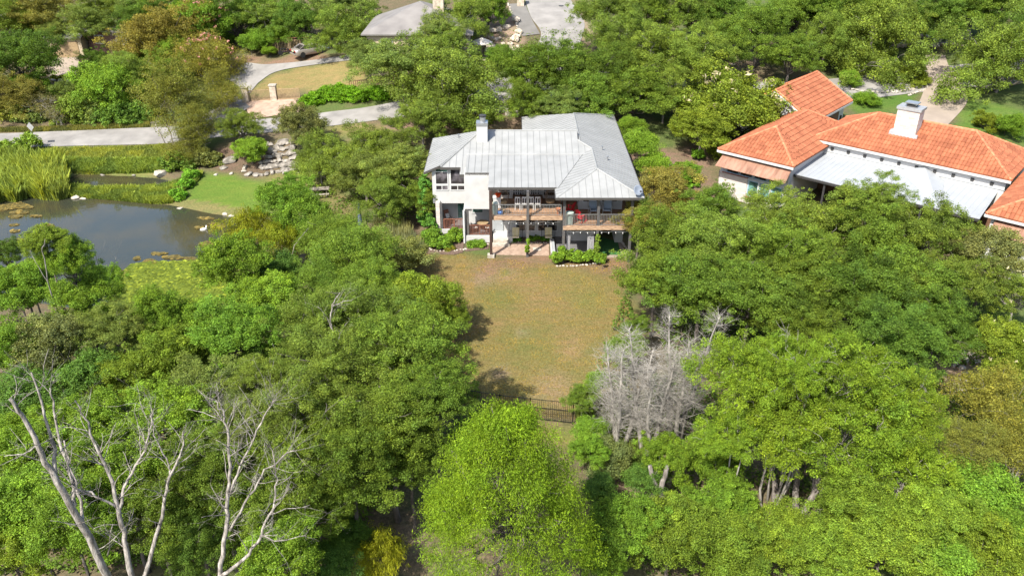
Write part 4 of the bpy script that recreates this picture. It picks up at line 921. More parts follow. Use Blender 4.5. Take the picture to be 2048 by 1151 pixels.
TT_='''
20 45 62 G 7|grey-green oak in the top left corner
78 30 58 S 7|round olive tree second from the top left corner
182 55 50 F 6|pale grey-green oak overhanging the beige garage drive
110 64 28 F 4.5|small grey-green oak just left of the pale garage drive
42 128 64 D 8|dark green oak on the left edge beside the pale drive
22 192 50 S 5|yellow-green tree on the left edge above the lane
196 132 32 D 3.5|dark rounded tree right of the pale drive below the garage
224 186 64 E 6|big rounded green tree on the lane verge at upper left
262 150 52 G 6|light green oak behind the verge tree and before the red-brown house
330 82 72 S 8|big olive-brown tree right of the red-brown house
270 22 50 F 7|pale green oak at the top edge above the red-brown house
210 25 45 G 7|grey oak at the top edge left of the bare grey branches
415 125 60 R 6|rusty crepe myrtle with pink flower heads beside the garden drive
348 205 70 R 8|tall yellow-olive tree with bare lower stems on the near side of the lane
392 262 46 R 5|thin yellow lower crown hanging over the lane by the pond bank
448 196 42 R 4|small rust-tinged crepe myrtle left of the wooden gate
360 15 60 E 8|green tree at the top edge above the olive-brown tree
410 55 58 E 7|bright green tree behind the crepe myrtle with pink flowers
480 40 62 D 6.5|dark green oak at the top edge above the bright round shrub
545 40 50 G 6|pale-limbed oak at the top edge above the silver car
605 45 48 D 6|dark oak behind the board fence and the silver car
514 88 33 B 3|bright green round shrub left of the board fence
540 104 14 B 1.5|small yellow-green bush at the rear of the silver car
690 70 60 G 6|large olive oak standing over the silver car
738 112 38 F 5|olive oak left of the grey hip roof's near corner
802 136 72 F 7|broad olive-green oak in front of the grey hip roof
880 76 50 F 7|olive oak hiding the right side of the grey hip roof
880 115 60 G 7|oak between the grey-roofed house and the white patio umbrella
920 42 55 G 7|oak at the top edge right of the grey hip roof
975 20 40 E 5|bright green tree at the top edge left of the street
905 190 98 G 7|spreading oak with dark trunk behind the left chimney
842 243 50 G 5|oak between the lane and the left end of the metal roof
1000 118 30 B 2.5|bright bush by the pedestal of the white umbrella
762 300 58 G 5|oak left of the metal roof's far corner
700 328 64 G 5|oak above the picnic table
640 318 46 G 4.5|left oak of the mass between the rock wall and the house
735 360 62 F 5|olive oak right of the picnic table
800 345 62 F 6|olive oak against the house's left eave
770 395 52 G 5|oak in front of the shaded iron fence
845 395 30 O 4|dark tree tight against the left white wall
606 262 46 J 5|grey-leaved small tree on the near side of the lane
480 255 38 G 4|small tree right of the yellow-olive tree on the pond bank
504 302 30 E 3|bright round tree above the retaining boulders
370 310 44 R 3|yellow-brown scrubby tree at the end of the reed bank
1060 150 62 O 7|oak left of the street's lower end
1125 135 58 O 7|oak across the foot of the street
1190 150 60 D 7|dark oak behind the ridge of the rear metal roof
1240 85 62 G 8|oak right of the street with grey dead twigs
1310 120 66 G 8|pale oak in the middle of the mass behind both houses
1385 115 66 G 8|oak above the yellow crepe myrtle
1445 95 55 O 7|oak at the right of the mass behind both houses
1050 205 50 O 5|oak behind the rear corner of the metal roof at its left
1115 215 42 F 5|low oak touching the back eave of the metal roof
1185 205 58 O 5.5|oak shading the back right corner of the metal roof
1265 195 60 O 6|dark oak over the dark gap between the two houses
1335 185 55 G 6|oak left of the yellow crepe myrtle's top
1215 30 55 G 8|oak at the top edge right of the street
1255 18 18 Q 3|small round golden bush at the top edge
1300 25 60 O 8|oak at the top edge above the middle mass
1380 20 60 G 8|pale oak at the top edge left of the stony clearing
1450 30 55 D 8|dark oak at the top edge over the stony clearing
1520 55 55 O 8|oak right of the stony gap on the upper right
1590 30 60 O 8|oak at the top edge above the shaded lane
1580 118 52 O 6|oak with low dark trunk above the garage roof
1655 25 60 D 8|dark oak at the top edge left of centre of the right half
1725 20 58 O 8|oak at the top edge above the spreading oak
1655 80 55 G 7|oak behind the left side of the spreading oak
1740 110 104 G 8|spreading oak with stout trunk behind the red tiled roof
1795 40 55 G 8|oak at the top edge above the limestone bank
1860 30 58 D 8|dark oak over the limestone bank at upper right
1930 25 60 O 8|oak at the top edge in the upper right
2000 20 60 D 8|dark oak in the top right corner
2012 125 98 G 9|large feathery olive tree at the right edge beside the drive
1832 156 24 Q 2|golden round bush where the tiled house's drive meets the lane
1698 158 22 B 2|lime bush left of the spreading oak's trunk
1978 248 28 Q 2|yellow bush by the drive behind the great chimney
2025 255 30 B 2.5|green bush at the right edge behind the great chimney
1730 205 26 B 1.5|low green bush at the foot of the spreading oak
1462 232 98 Q 7|broad yellow-green crepe myrtle with pale flowers left of the tiled house
1400 265 50 Q 5|yellow-green crown on the left side of the broad crepe myrtle
1282 295 40 B 5|bright green shrub against the right metal eave
1310 340 36 B 4|bright leafy shrub between the metal eave and the side yard
1262 255 26 B 4|narrow bright shrub by the back right of the metal roof
1375 345 22 B 2|small shrub beside the side-yard shed
1335 400 62 S 6|olive-tinged tree right of the deck corner
1280 440 42 S 5|yellow-olive foliage hiding the right end of the deck
1425 425 55 O 6|oak before the white wall of the tiled house
1345 485 84 O 7|oak right of the artificial turf
1440 500 88 G 8|oak below the copper awning
1545 440 66 G 8|oak top reaching the copper awning's right end
1560 510 84 O 8|oak in the middle of the mass below the tiled house
1650 465 80 G 8|oak below the white metal canopy's left half
1760 400 52 G 9|tall sparse oak top rising in front of the white canopy
1750 485 84 O 8|oak below the peak of the white canopy
1850 470 74 G 8|oak below the right end of the white canopy
1310 570 72 O 6|oak overhanging the right side of the lawn
1400 585 88 D 7|dark oak above the dead grey juniper
1500 605 88 O 7|oak above the left side of the yellow-green cedar
1610 580 88 O 7|oak in the lower middle of the right-hand mass
1700 600 92 D 7|dark oak over the darkest gap of the right-hand mass
1800 580 90 O 7|oak in the right-hand mass below the canopy's right end
1900 570 84 G 7|oak near the right edge below the small tiled wing
1975 520 74 J 7|grey-green tree at the right edge below the small tiled wing
2040 590 60 G 6|oak on the right edge beside white blossom
1800 680 80 D 7|dark oak between the cedar and the rusty thicket
1880 650 66 D 6|dark oak above the stony slope at right
1600 665 66 O 6|oak just above the cedar's top
2010 705 66 Q 5|yellow-green crepe myrtle on the right edge with white blossom
1980 810 84 R 5|rusty thin tree on the right edge upper one
2035 900 70 R 5|rusty thin tree on the right edge lower one
1935 890 62 R 5|rusty thicket tree right of the cedar
1960 990 76 B 4|bright shrubby tree low on the right edge
1490 775 92 C 9|yellow-green cedar right of the dead grey juniper
1590 745 70 C 10|pointed yellow-green cedar top in the middle of the cedar group
1690 760 92 C 10|yellow-green cedar below the darkest gap
1560 860 100 C 8|cedar with grey twigs over the standing trunks
1460 880 66 C 7|cedar left of the standing trunks
1700 870 104 C 8|broad cedar right of the standing trunks
1800 840 84 C 8|right-hand cedar beside the rusty thicket
1810 940 84 C 6|low cedar at the right foot of the cedar group
1165 800 34 O 3|small oak shrub at the right end of the iron fence
1195 768 30 B 3|bright shrub at the lawn edge left of the dead juniper
1180 862 34 B 2|green shrub hanging over the fence end
1203 922 48 K 2.5|grassy grey-green shrub below the dead juniper
1335 925 54 E 4|green tree at the foot of the dead juniper
1425 925 50 E 4|green tree left below the cedar
1290 960 44 H 3|dark shrub above the leaning trunks
1252 700 34 O 3|low oak shrub at the lawn edge under the right-hand oaks
1275 655 30 O 3|oak shrub under the oak overhanging the lawn
1180 905 40 E 3.5|green shrubby tree between the willow and the dead junipers
1200 985 44 H 4|dark shrub against the willow's right side
1200 1120 52 E 4|green shrubby tree at the bottom right of the willow
300 40 46 D 7|dark tree top behind the olive-brown tree
700 15 52 F 7|pale oak at the top edge left of the grey hip roof
350 130 44 E 5|green tree between the olive-brown tree and the yellow-olive one
560 75 26 B 3|bright bush behind the board fence
70 188 42 E 4|green tree on the verge between the two left-edge trees
150 186 36 F 3.5|pale olive tree on the verge left of the big rounded tree
700 1075 46 H 3|dark low tree on the left rim of the hollow behind the small willow
1240 1060 70 E 5|green tree at the right foot of the bright willow
1350 1060 78 L 5|light green tree right of the leaning trunks
1445 1010 56 M 4|emerald tree above the lower right thicket
1450 1110 78 L 4|light green tree on the bottom edge right of centre
1545 1070 74 L 4|light green tree below the standing trunks
1640 1110 78 L 4|light green tree on the bottom edge below the cedars
1700 1010 74 L 5|light green tree right of the standing trunks
1760 1090 84 L 5|rounded light green tree in the lower right
1860 1040 80 L 5|light green tree below the right-hand cedar
1870 1135 74 B 4|shrubby tree on the bottom edge in the lower right
1960 1100 80 L 4|light green tree in the bottom right corner
2040 1080 60 B 4|shrub on the right edge at the bottom
1012 990 153 W 11.5|great bright yellow-green willow at the bottom centre
762 1120 60 Y 3|small yellow-green willow by the pale path at the bottom
845 605 72 L 5|bright green tree at the left edge of the lawn
900 640 34 L 3|lowest bright tree where the lawn shade begins
800 520 54 K 3|silvery plume shrub left of the terrace
750 500 46 K 3|grey grassy shrub by the folded blue-grey umbrella
702 520 84 P 6|feathery green cypress-like tree left of the garden bed
655 480 60 P 6|feathery tree below the picnic table
740 580 70 P 5|feathery tree behind the bright lawn-edge tree
640 575 60 P 5|feathery tree with yellow flowers at its foot
566 405 50 M 7|emerald green tree on the pond lawn
602 450 54 M 6|emerald tree right of the yellow willow
500 470 54 Y 6|golden willow at the pond's right corner
562 492 50 Y 5|olive-gold willow with pale bare stems
480 545 72 E 7|green tree at the right end of the water lilies
545 610 66 E 6|leafy tree below the golden willow
560 545 46 H 5|darker tree between the golden and feathery trees
92 482 38 L 11|yellow-green top of the tall thin tree in front of the pond
135 520 46 E 10|right crown of the tall thin tree in front of the pond
10 505 32 D 7|small dark treetop against the pond at the left edge
60 560 50 L 7|yellow-green treetop at the pond's lower left edge
45 585 64 E 8|green tree at the left edge below the pond
165 600 64 E 8|leafy tree below the pond's left half
200 570 44 E 6|leafy treetop against the pond below its left half
240 655 62 F 7|pale olive tree below the lily pads' left end
320 640 60 E 7|green tree in front of the lily pads
400 660 62 E 6|green tree below the lily pads' middle
110 690 78 J 7|olive tree in the left mass
30 700 66 E 7|green tree on the left edge in the middle
350 730 76 L 6|lime-tinted tree in the left middle
470 680 80 M 8|emerald spreading tree in the left middle
260 760 74 L 6|light green tree left of the middle
180 760 66 H 6|darker leafy tree behind the bare trunk tops
440 790 78 F 7|grey-olive tree with bare top twigs
540 760 66 G 8|oak left of the limb-showing oak
640 650 84 G 8|oak with a pale dead limb at its top
742 640 80 G 8|oak next to the lawn's shaded bay
700 740 104 G 9|big gnarled oak with thick pale limbs
820 705 92 O 9|oak beside the lawn below the bright tree
870 790 72 O 8|oak casting shade on the lawn's lower corner
780 845 90 O 8|oak left of the willow's top
630 830 94 G 9|oak in the middle of the lower left
700 930 96 O 8|oak above the dark hollow
820 920 62 O 6|oak at the willow's left shoulder
590 930 92 O 8|oak over the dark hollow's left side
520 860 84 F 8|grey-olive oak behind the right bare tree
60 800 70 H 6|dark tree in the gap behind the bare trunks
150 860 84 E 8|green tree behind the left bare trunk
40 900 78 E 8|green tree on the left edge behind the bare trunk's tips
330 850 84 E 8|leafy tree in the lower left middle
430 930 84 O 8|oak between the two bare trees
240 940 84 E 8|green tree between the stems of the left bare tree
60 1010 92 E 8|rounded green tree in the lower left
150 1060 84 E 8|green tree beneath the leaning bare trunk
20 1110 78 L 7|light tree in the bottom left corner
310 1030 84 O 7|oak on the right of the forked bare trunk
400 1080 70 D 6|dark oak at the foot of the right bare tree
520 1010 84 O 7|oak behind the right bare tree's twigs
560 1110 84 E 7|green tree on the bottom edge right of the bare trees
640 1030 66 O 6|oak on the left rim of the dark hollow
660 1130 50 H 4|dark shrub on the bottom edge by the hollow
'''
for ln in TT_.strip().split('\n'):
    a,lb=ln.split('|'); px,py,rx,code,Ht=a.split()
    e=tree(float(px),float(py),float(rx),code,float(Ht),lb)
    if 'pink flower' in lb: blossoms(e,(.42,.22,.26),60)
    if 'pale flowers' in lb: blossoms(e,(.50,.46,.40),24,2)
    if 'white blossom' in lb: blossoms(e,(.60,.58,.54),20,3)
# bare trees: limbs written as chains in the photograph's picture of them, each given its own depth
def dead_limbs(mb,base,tips,seed,r0,depthj=1.5,sub=3,taper=.25):
    r=random.Random(seed); b=Vector(base)
    for P,rad in tips:
        mb.tube(P,[max(rad*(1-k/(len(P)-1)*(1-taper)),.008) for k in range(len(P))],7)
def grow(mb,p,d,L,rad,depth,r,up=.15,spread=.6,nb=3,wob=.16):
    n=5; P=[p.copy()]; q=p.copy(); dd=d.copy()
    for k in range(n):
        dd=(dd+Vector((r.gauss(0,wob),r.gauss(0,wob),r.gauss(0,wob)+up*.12))).normalized(); q=q+dd*L/n; P.append(q.copy())
    mb.tube(P,[rad*(1-.62*k/n) for k in range(n+1)],6 if rad>.03 else 4 if rad>.012 else 3)
    if depth>0:
        for k in range(nb):
            t=r.randint(1,n); s=Vector((r.gauss(0,1),r.gauss(0,1),r.gauss(0,.7))).normalized()
            nd=(dd*(1-spread)+s*spread+Vector((0,0,up))).normalized()
            grow(mb,P[t],nd,L*r.uniform(.42,.7),rad*(1-.62*t/n)*.62,depth-1,r,up,spread,nb,wob)
def bare_tree(name,label,bx,by,H,pts,seed,r0,fine=1):
    """pts: chains of (px,py,depth offset) seen in the photograph; first chain starts at the foot"""
    x,y,z,t0=surv(bx,by,0); e=thing(name,(x,y,z),label,'bare tree',world=True); r=random.Random(seed)
    def w(px,py,dt):
        d=ray(px,py); t=t0+dt; return Vector((d[0]*t,d[1]*t,CAMZ+d[2]*t))
    mbs=[]
    for ci,(ch,ra,rb) in enumerate(pts):
        mb=MB(); P=[w(*c) for c in ch]
        # soften the chain
        Q=[]
        for k in range(len(P)-1):
            for j in range(4): 
                q=P[k].lerp(P[k+1],j/4); q+=Vector((r.gauss(0,.03),r.gauss(0,.03),r.gauss(0,.03))) if (k or j) else Vector((0,0,0)); Q.append(q)
        Q.append(P[-1]); n=len(Q); mb.tube(Q,[.54*(ra+(rb-ra)*k/(n-1)) for k in range(n)],8)
        for k in range(int(n*.25),n):
            for q in range(fine):
                if r.random()<.5:
                    d=(Q[min(k+1,n-1)]-Q[k-1]).normalized(); s=Vector((r.gauss(0,1),r.gauss(0,1),r.gauss(0,.6))).normalized()
                    rr=.55*(ra+(rb-ra)*k/(n-1))
                    grow(mb,Q[k],(d*.5+s*.6+Vector((0,0,.15))).normalized(),r.uniform(.5,1.7),min(rr*.45,.02),2,r,.1,.6,3)
        mb.build('trunk' if ci==0 else 'limb','dead_wood',e,smooth=True)
    return e
bare_tree('bare_tree','tall forked bare grey tree in the bottom left corner',240,1290,8,[
 ([(235,1290,0.0),(215,1150,-5.1),(165,1050,-6.6),(110,960,-7.8),(75,890,-8.6),(45,830,-9.1),(20,797,-9.6)],.30,.09),
 ([(110,960,-7.8),(108,900,-8.0),(88,830,-8.4),(62,744,-8.8)],.15,.045),
 ([(150,1010,-7.0),(145,960,-6.8),(118,880,-7.0),(104,800,-7.2),(100,775,-7.3)],.13,.04),
 ([(165,1050,-6.6),(160,1000,-6.4),(140,930,-6.1),(128,880,-6.1)],.12,.05),
 ([(75,890,-8.6),(45,908,-8.8),(8,912,-9.0)],.06,.02)],5,.3)
bare_tree('bare_tree','branching bare grey tree beside the bottom left forked one',290,1300,8,[
 ([(280,1300,0.0),(262,1150,-5.1),(250,1080,-5.6),(238,1020,-6.0),(225,960,-6.3),(200,910,-6.6),(175,850,-6.8),(150,800,-7.1)],.23,.04),
 ([(238,1020,-6.0),(255,960,-6.0),(290,900,-6.0),(302,850,-6.2),(303,815,-6.3)],.11,.035),
 ([(236,1015,-6.0),(190,990,-6.5),(140,970,-6.8),(128,900,-7.0)],.09,.03),
 ([(275,1200,-4.6),(305,1090,-5.0),(330,1010,-5.4),(340,950,-5.6),(365,900,-5.8),(366,862,-5.9)],.16,.04),
 ([(340,950,-5.6),(338,930,-5.6),(312,880,-5.7),(300,830,-5.8)],.07,.03),
 ([(215,1110,-4.8),(225,1050,-5.9)],.05,.03)],6,.25,2)
bare_tree('bare_tree','slender bare grey tree with dense lower twigs right of the bottom left pair',440,1300,8,[
 ([(430,1300,0.0),(440,1150,-4.8),(452,1060,-5.4),(455,1000,-5.6),(460,930,-5.8),(455,860,-6.1),(445,820,-6.3),(430,800,-6.4)],.19,.04),
 ([(455,1000,-5.6),(480,930,-5.8),(510,870,-6.1),(535,820,-6.3),(548,800,-6.4)],.09,.03),
 ([(440,1150,-4.8),(490,1120,-5.0),(520,1070,-5.3),(545,1020,-5.5),(555,960,-5.7),(545,900,-5.9)],.14,.03),
 ([(460,1060,-5.4),(500,990,-5.6),(530,940,-5.7),(575,905,-5.8),(595,900,-5.9)],.09,.025),
 ([(520,1070,-5.3),(560,1080,-5.3),(610,1070,-5.4)],.05,.02)],7,.2,3)
# dead grey junipers: upright stems clothed in fine brittle twigs
def dead_juniper(px,py,H,label,seed,w):
    x,y,z,t=surv(px,py,0); e=thing('dead_juniper_tree',(x,y,z),label,'dead tree',world=False); r=random.Random(seed); tr=MB(); tw=MB()
    for s in range(3):
        a=s*2.1+r.uniform(0,.6); P=[]; bx=math.cos(a)*.25; by=math.sin(a)*.25; ln=r.uniform(.10,.24); Hs=H*r.uniform(.8,1)
        for k in range(9): u=k/8; P.append(Vector((bx+math.cos(a)*ln*Hs*u+r.gauss(0,.05),by+math.sin(a)*ln*Hs*u+r.gauss(0,.05),Hs*u)))
        tr.tube(P,[.15*(1-.85*k/8) for k in range(9)],7)
        for k in range(125):
            u=r.uniform(.25,.99); j=min(7,int(u*8)); p=P[j].lerp(P[j+1],u*8-j); b=r.uniform(0,6.28)
            L=w*(.95-.55*u)*r.uniform(.45,1.1)+.15
            grow(tw,p,Vector((math.cos(b),math.sin(b),r.uniform(.0,.9))).normalized(),L,.0125,2,r,.12,.6,4,.2)
    tr.build('trunk','dead_twig',e,smooth=True); tw.build('twigs','dead_twig',e,smooth=False)
    return e
dead_juniper(1238,900,7.4,'left dead grey juniper at the right edge of the lawn',3,1.9)
dead_juniper(1292,915,7.8,'middle dead grey juniper bristling with twigs',4,1.7)
dead_juniper(1346,890,8.2,'right dead grey juniper beside the yellow-green cedar',5,1.8)
dead_juniper(245,110,3.5,'small bare grey tree against the red-brown house',8,1.3)
# single bare limbs showing out of leafy crowns, and standing trunks below the cedars
bare_tree('bare_tree','pale dead stem at the edge of the golden willow',560,560,6,[([(560,570,0),(566,520,-.4),(578,480,-.8),(572,430,-1.2)],.05,.02),([(570,505,-.5),(558,470,-.8),(555,440,-1)],.04,.02)],11,.1,0)
bare_tree('bare_tree','leaning pale dead stem before the feathery trees',570,600,6,[([(570,600,-1),(580,520,-1.5),(588,490,-1.8),(605,470,-2),(618,455,-2.2)],.07,.025)],12,.1,0)
bare_tree('bare_tree','pale forked dead top above the gnarled oak',720,800,8,[([(720,830,0),(690,720,-5),(668,680,-6),(660,640,-6.6),(664,610,-7),(680,585,-7.3)],.12,.04),([(664,612,-7),(690,602,-7.2),(705,598,-7.3)],.05,.02)],13,.1,1)
bare_tree('bare_tree','thin bare stems of the tall tree in front of the pond',150,760,8,[([(150,760,0),(120,640,-4),(95,560,-6),(85,500,-7),(90,478,-7.4)],.09,.03),([(100,575,-5.8),(70,520,-6.8),(60,500,-7)],.04,.015)],14,.1,0)
bare_tree('bare_tree','small bare twiggy tree rising before the pond',215,700,6,[([(215,700,0),(205,600,-4),(200,540,-5),(190,500,-5.6)],.06,.02),([(205,600,-4),(222,550,-5),(232,515,-5.6)],.04,.015)],15,.1,1)
for bx,by,ch,lb in [(1590,1035,[(1590,1040,0),(1592,980,-.3),(1596,920,-.7),(1590,850,-1.3)],'straight brown trunk standing under the middle cedar'),
                    (1548,1000,[(1550,1010,0),(1545,960,-.3),(1540,900,-.8)],'darker trunk left of the straight brown one'),
                    (1620,1030,[(1605,1035,0),(1625,990,-.3),(1640,950,-.7),(1655,900,-1.1)],'leaning trunk right of the straight brown one'),
                    (1290,1050,[(1292,1060,0),(1300,1010,-.3),(1310,970,-.7),(1300,930,-1)],'twisted trunk above the bank in the dark gap'),
                    (1310,1060,[(1312,1062,0),(1320,1010,-.3),(1326,960,-.7),(1335,930,-1)],'second twisted trunk in the dark gap, at the right')]:
    x,y,z,t0=surv(bx,by,0); e=thing('tree_trunk',(x,y,z),lb,'tree trunk',world=True)
    mb=MB(); P=[]
    for px,py,dt in ch: d=ray(px,py); t=t0+dt; P.append(Vector((d[0]*t,d[1]*t,CAMZ+d[2]*t)))
    P[0].z=min(P[0].z,z); Q=[]
    for k in range(len(P)-1):
        for j in range(3): q=P[k].lerp(P[k+1],j/3); Q.append(q+Vector((rt.gauss(0,.04),rt.gauss(0,.04),0)))
    Q.append(P[-1]); n=len(Q); mb.tube(Q,[.19-.09*k/(n-1) for k in range(n)],9)
    for k in range(3,n): 
        if rt.random()<.35: grow(mb,Q[k],Vector((rt.gauss(0,1),rt.gauss(0,1),.8)).normalized(),.9,.02,1,rt)
    mb.build('trunk','bark_pale',e,smooth=True)
# understory: low leafy growth over the woodland floor
def undergrowth():
    r=np.random.default_rng(9); n=150000
    areas=[[(0,640),(560,600),(960,760),(960,900),(800,980),(640,1151),(0,1151)],[(1170,800),(1260,560),(2048,420),(2048,1151),(1200,1151),(1160,900)],[(600,300),(840,300),(840,440),(700,470),(600,400)],[(960,80),(1500,80),(1500,230),(960,230)],[(0,0),(600,0),(480,100),(300,240),(0,240)],[(1200,0),(2048,0),(2048,70),(1500,75)]]
    den=[.42,.42,.04,.05,.04,.03]; V=[];T=[]
    for A,f in zip(areas,den):
        wp=np.array([gp(*p) for p in A]); lo=wp.min(0); hi=wp.max(0); m=int(n*f); x=r.uniform(lo[0],hi[0],m*3); y=r.uniform(lo[1],hi[1],m*3)
        k=inpoly(x,y,[tuple(q) for q in wp]); x=x[k][:m]; y=y[k][:m]; m=len(x)
        # gather in clumps
        cx=np.round(x/1.3)*1.3; cy=np.round(y/1.3)*1.3; hsh=np.sin(cx*12.98+cy*78.2)*43758.5; hh=(hsh-np.floor(hsh))
        keep=hh>.3; x,y,hh=x[keep],y[keep],hh[keep]; m=len(x)
        z=ground(x,y)+r.random(m)*(.15+hh*.9)
        c=np.stack([x,y,z],1); nr=r.normal(size=(m,3))*.6; nr[:,2]+=1; nr/=np.linalg.norm(nr,axis=1)[:,None]
        t=np.cross(nr,r.normal(size=(m,3))); t/=np.linalg.norm(t,axis=1)[:,None]; b=np.cross(nr,t); s=r.uniform(.06,.14,(m,1))
        V.append(np.stack([c-t*s,c+b*s*.6,c+t*s,c-b*s*.6],1).reshape(-1,3)); T.append(np.stack([.7+.5*hh+.2*r.normal(size=m),hh,hh,np.ones(m)],1).clip(.2,1.6))
    me=quads_mesh('undergrowth',np.vstack(V),np.vstack(T)); o=bpy.data.objects.new('undergrowth',me); COL.objects.link(o); o.color=(.085,.15,.03,1)
    tag(o,'low green undergrowth covering the woodland floor','undergrowth',kind='stuff')
undergrowth()
# ---------------------------------------------------------------- terrace, beds and garden pieces round the middle house
def sheet(name,poly,m,z=.03,th=.12):
    return tag(MB().prism([(x,y,z) for x,y in poly],th).build(name,m),kind='structure')
sheet('patio',[(-1.55,59.45),(2.95,59.25),(3.05,61.55),(-.2,61.75),(-.2,60.85),(-1.6,60.85)],'patio_stone',.05)
sheet('paved_floor',[(3.6,59.0),(6.75,59.0),(6.75,62.85),(3.6,62.85)],'grey_floor',.06)
sheet('path',[(6.95,58.9),(9.1,58.9),(9.1,62.2),(8.75,62.2),(8.75,59.35),(6.95,59.35)],'beige_drive',.05)
sheet('turf',[(6.98,59.37),(8.73,59.37),(8.73,64.5),(6.98,64.5)],'turf',.045)
sheet('flower_bed',[(-.1,61.8),(3.0,61.6),(3.4,62.75),(.1,62.75)],'mulch',.05)
sheet('flower_bed',[(-7.6,60.4),(-6.6,59.6),(-4.6,59.5),(-3.95,59.9),(-3.95,62.9),(-7.4,62.9)],'mulch',.04)
sheet('flower_bed',[(-3.8,60.1),(-1.9,60.5),(-1.9,61.7),(-3.8,61.7)],'mulch',.04)
MBs=MB().box(1.7,2.35,60.1,60.7,.05,.075); tag(MBs.build('stepping_slab','pale_stone'),'pale square slab set into the terrace paving','slab')
W1=thing('garden_wall',(3.3,60,0),'low white-capped wall at the right end of the terrace','wall',world=True)
MB().box(3.2,3.45,59.1,61.6,-.1,.42).build('wall','grey_stucco',W1); MB().box(3.1,3.22,59.0,61.6,-.1,.46).build('coping','white_paint',W1)
def stones(name,pts,label,size=.22,sp=.24,m='pale_stone',seed=1,h=.7,closed=False,cat='stone edging'):
    """one dry-laid row of rough stones"""
    r=random.Random(seed); mb=MB(); P=[Vector((*p,0)) for p in pts]
    for a,b in zip(P[:-1],P[1:]):
        n=max(1,int((b-a).length/sp))
        for k in range(n):
            p=a.lerp(b,(k+.5)/n)+Vector((r.uniform(-.04,.04),r.uniform(-.04,.04),0)); rock(mb,(p.x,p.y,gz(p.x,p.y)+size*.25),(size*r.uniform(.5,.75),size*r.uniform(.45,.65),size*h*r.uniform(.4,.6)),r)
    o=mb.build(name,m,smooth=False); return tag(o,label,cat)
ICO=None
def rock(mb,c,s,r):
    """a chipped, uneven stone"""
    global ICO
    if ICO is None:
        import bmesh
        bm=bmesh.new(); bmesh.ops.create_icosphere(bm,subdivisions=2,radius=1); ICO=([v.co.copy() for v in bm.verts],[[v.index for v in f.verts] for f in bm.faces]); bm.free()
    i0=len(mb.v); a=r.uniform(0,6.28); ca,sa=math.cos(a),math.sin(a)
    cuts=[(Vector((r.gauss(0,1),r.gauss(0,1),r.gauss(0,1))).normalized(),r.uniform(.45,.85)) for _ in range(9)]
    for v in ICO[0]:
        q=v.copy()
        for n,d in cuts:
            t=q.dot(n)
            if t>d: q-=n*(t-d)
        x,y,z=q.x*s[0],q.y*s[1],q.z*s[2]; mb.v.append((c[0]+x*ca-y*sa,c[1]+x*sa+y*ca,c[2]+z))
    for f in ICO[1]: mb.f.append(tuple(i0+k for k in f))
def gpl(L): return [gp(*p) for p in L]
stones('stone_edging',gpl([(842,478),(848,494),(870,503),(905,503),(935,499)]),'curved pale stone edging around the left garden bed')
stones('stone_edging',gpl([(940,497),(960,492),(980,489)]),'short stone edging between the white post and the steps',seed=2)
stones('stone_edging',[(-.1,61.72),(1.5,61.66),(3.0,61.5)],'low stone row between terrace and flower bed',seed=3,size=.16)
stones('stone_edging',gpl([(1112,533),(1150,533),(1190,529),(1212,524)]),'stone edging in front of the hedge below the right deck',seed=4)
stones('stone_edging',gpl([(1240,480),(1254,500),(1258,520)]),'stone edging along the right side path',seed=5)
# leafy masses that hug the beds
def leafy(name,label,cat,boxes,n,L,Wd,col,seed,parent=None,kind=None,group=None,cl=.22,up=.8,droop=0.):
    """boxes: (cx,cy,cz,rx,ry,rz) lumps in metres"""
    r=np.random.default_rng(seed); C=[];Q=[]
    for cx,cy,cz,rx,ry,rz in boxes:
        k=max(10,int(26*(rx*ry*4+rx*rz*2)/ (cl*cl*40)))
        d=r.normal(size=(k,3)); d/=np.linalg.norm(d,axis=1)[:,None]; d[:,2]=np.abs(d[:,2])*1.0-.15
        u=r.uniform(.55,1.,k)[:,None]; C+=list(np.array((cx,cy,cz))+d*u*np.array((rx,ry,rz))); Q+=list(cl*(1+.25*r.normal(size=k)).clip(.5,1.6))
    C=np.array(C); o0=C.mean(0); o0[2]=C[:,2].min()-.2
    me=leaf_mesh(name,C-o0,np.array(Q),n,L,Wd,seed+1,up=up,droop=droop,clumpvar=.16)
    o=bpy.data.objects.new(name,me); COL.objects.link(o); o.location=o0; o.color=(*col,1)
    if parent is None: tag(o,label,cat,group,kind)
    else:
        o.parent=parent; o.location=Vector(o0)-parent.location if parent.get('_w') else Vector(o0)
    return o
BG=(.125,.235,.032)
leafy('garden_shrub','large bright green shrub filling the left garden bed','shrub',[(-6.6,61.6,.5,.9,1.0,1.0),(-5.9,60.7,.35,1.0,.7,.75),(-7.0,61.0,.3,.6,.8,.8)],15000,.13,.075,BG,3)
leafy('garden_shrub','bright green shrub against the white porch plinth','shrub',[(-4.7,62.2,.4,.75,.7,.75),(-5.2,61.6,.3,.6,.6,.6)],7500,.12,.07,(.14,.25,.03),4)
leafy('garden_shrub','small yellowish plants at the front of the left bed','shrub',[(-5.0,60.3,.12,.5,.25,.28)],900,.10,.055,(.20,.22,.03),5)
leafy('garden_shrub','low clipped green shrub in front of the second porch','shrub',[(-2.9,61.0,.15,.85,.42,.42)],4200,.10,.06,BG,6)
leafy('climbing_vine','tall green vine climbing the left corner of the white house','vine',[(-7.3,63.6,1.2,.5,.6,1.4),(-7.4,64.2,2.8,.45,.6,1.3),(-7.3,64.8,4.0,.4,.7,1.0),(-6.7,63.0,1.0,.45,.35,.9)],15000,.15,.10,(.095,.22,.045),7)
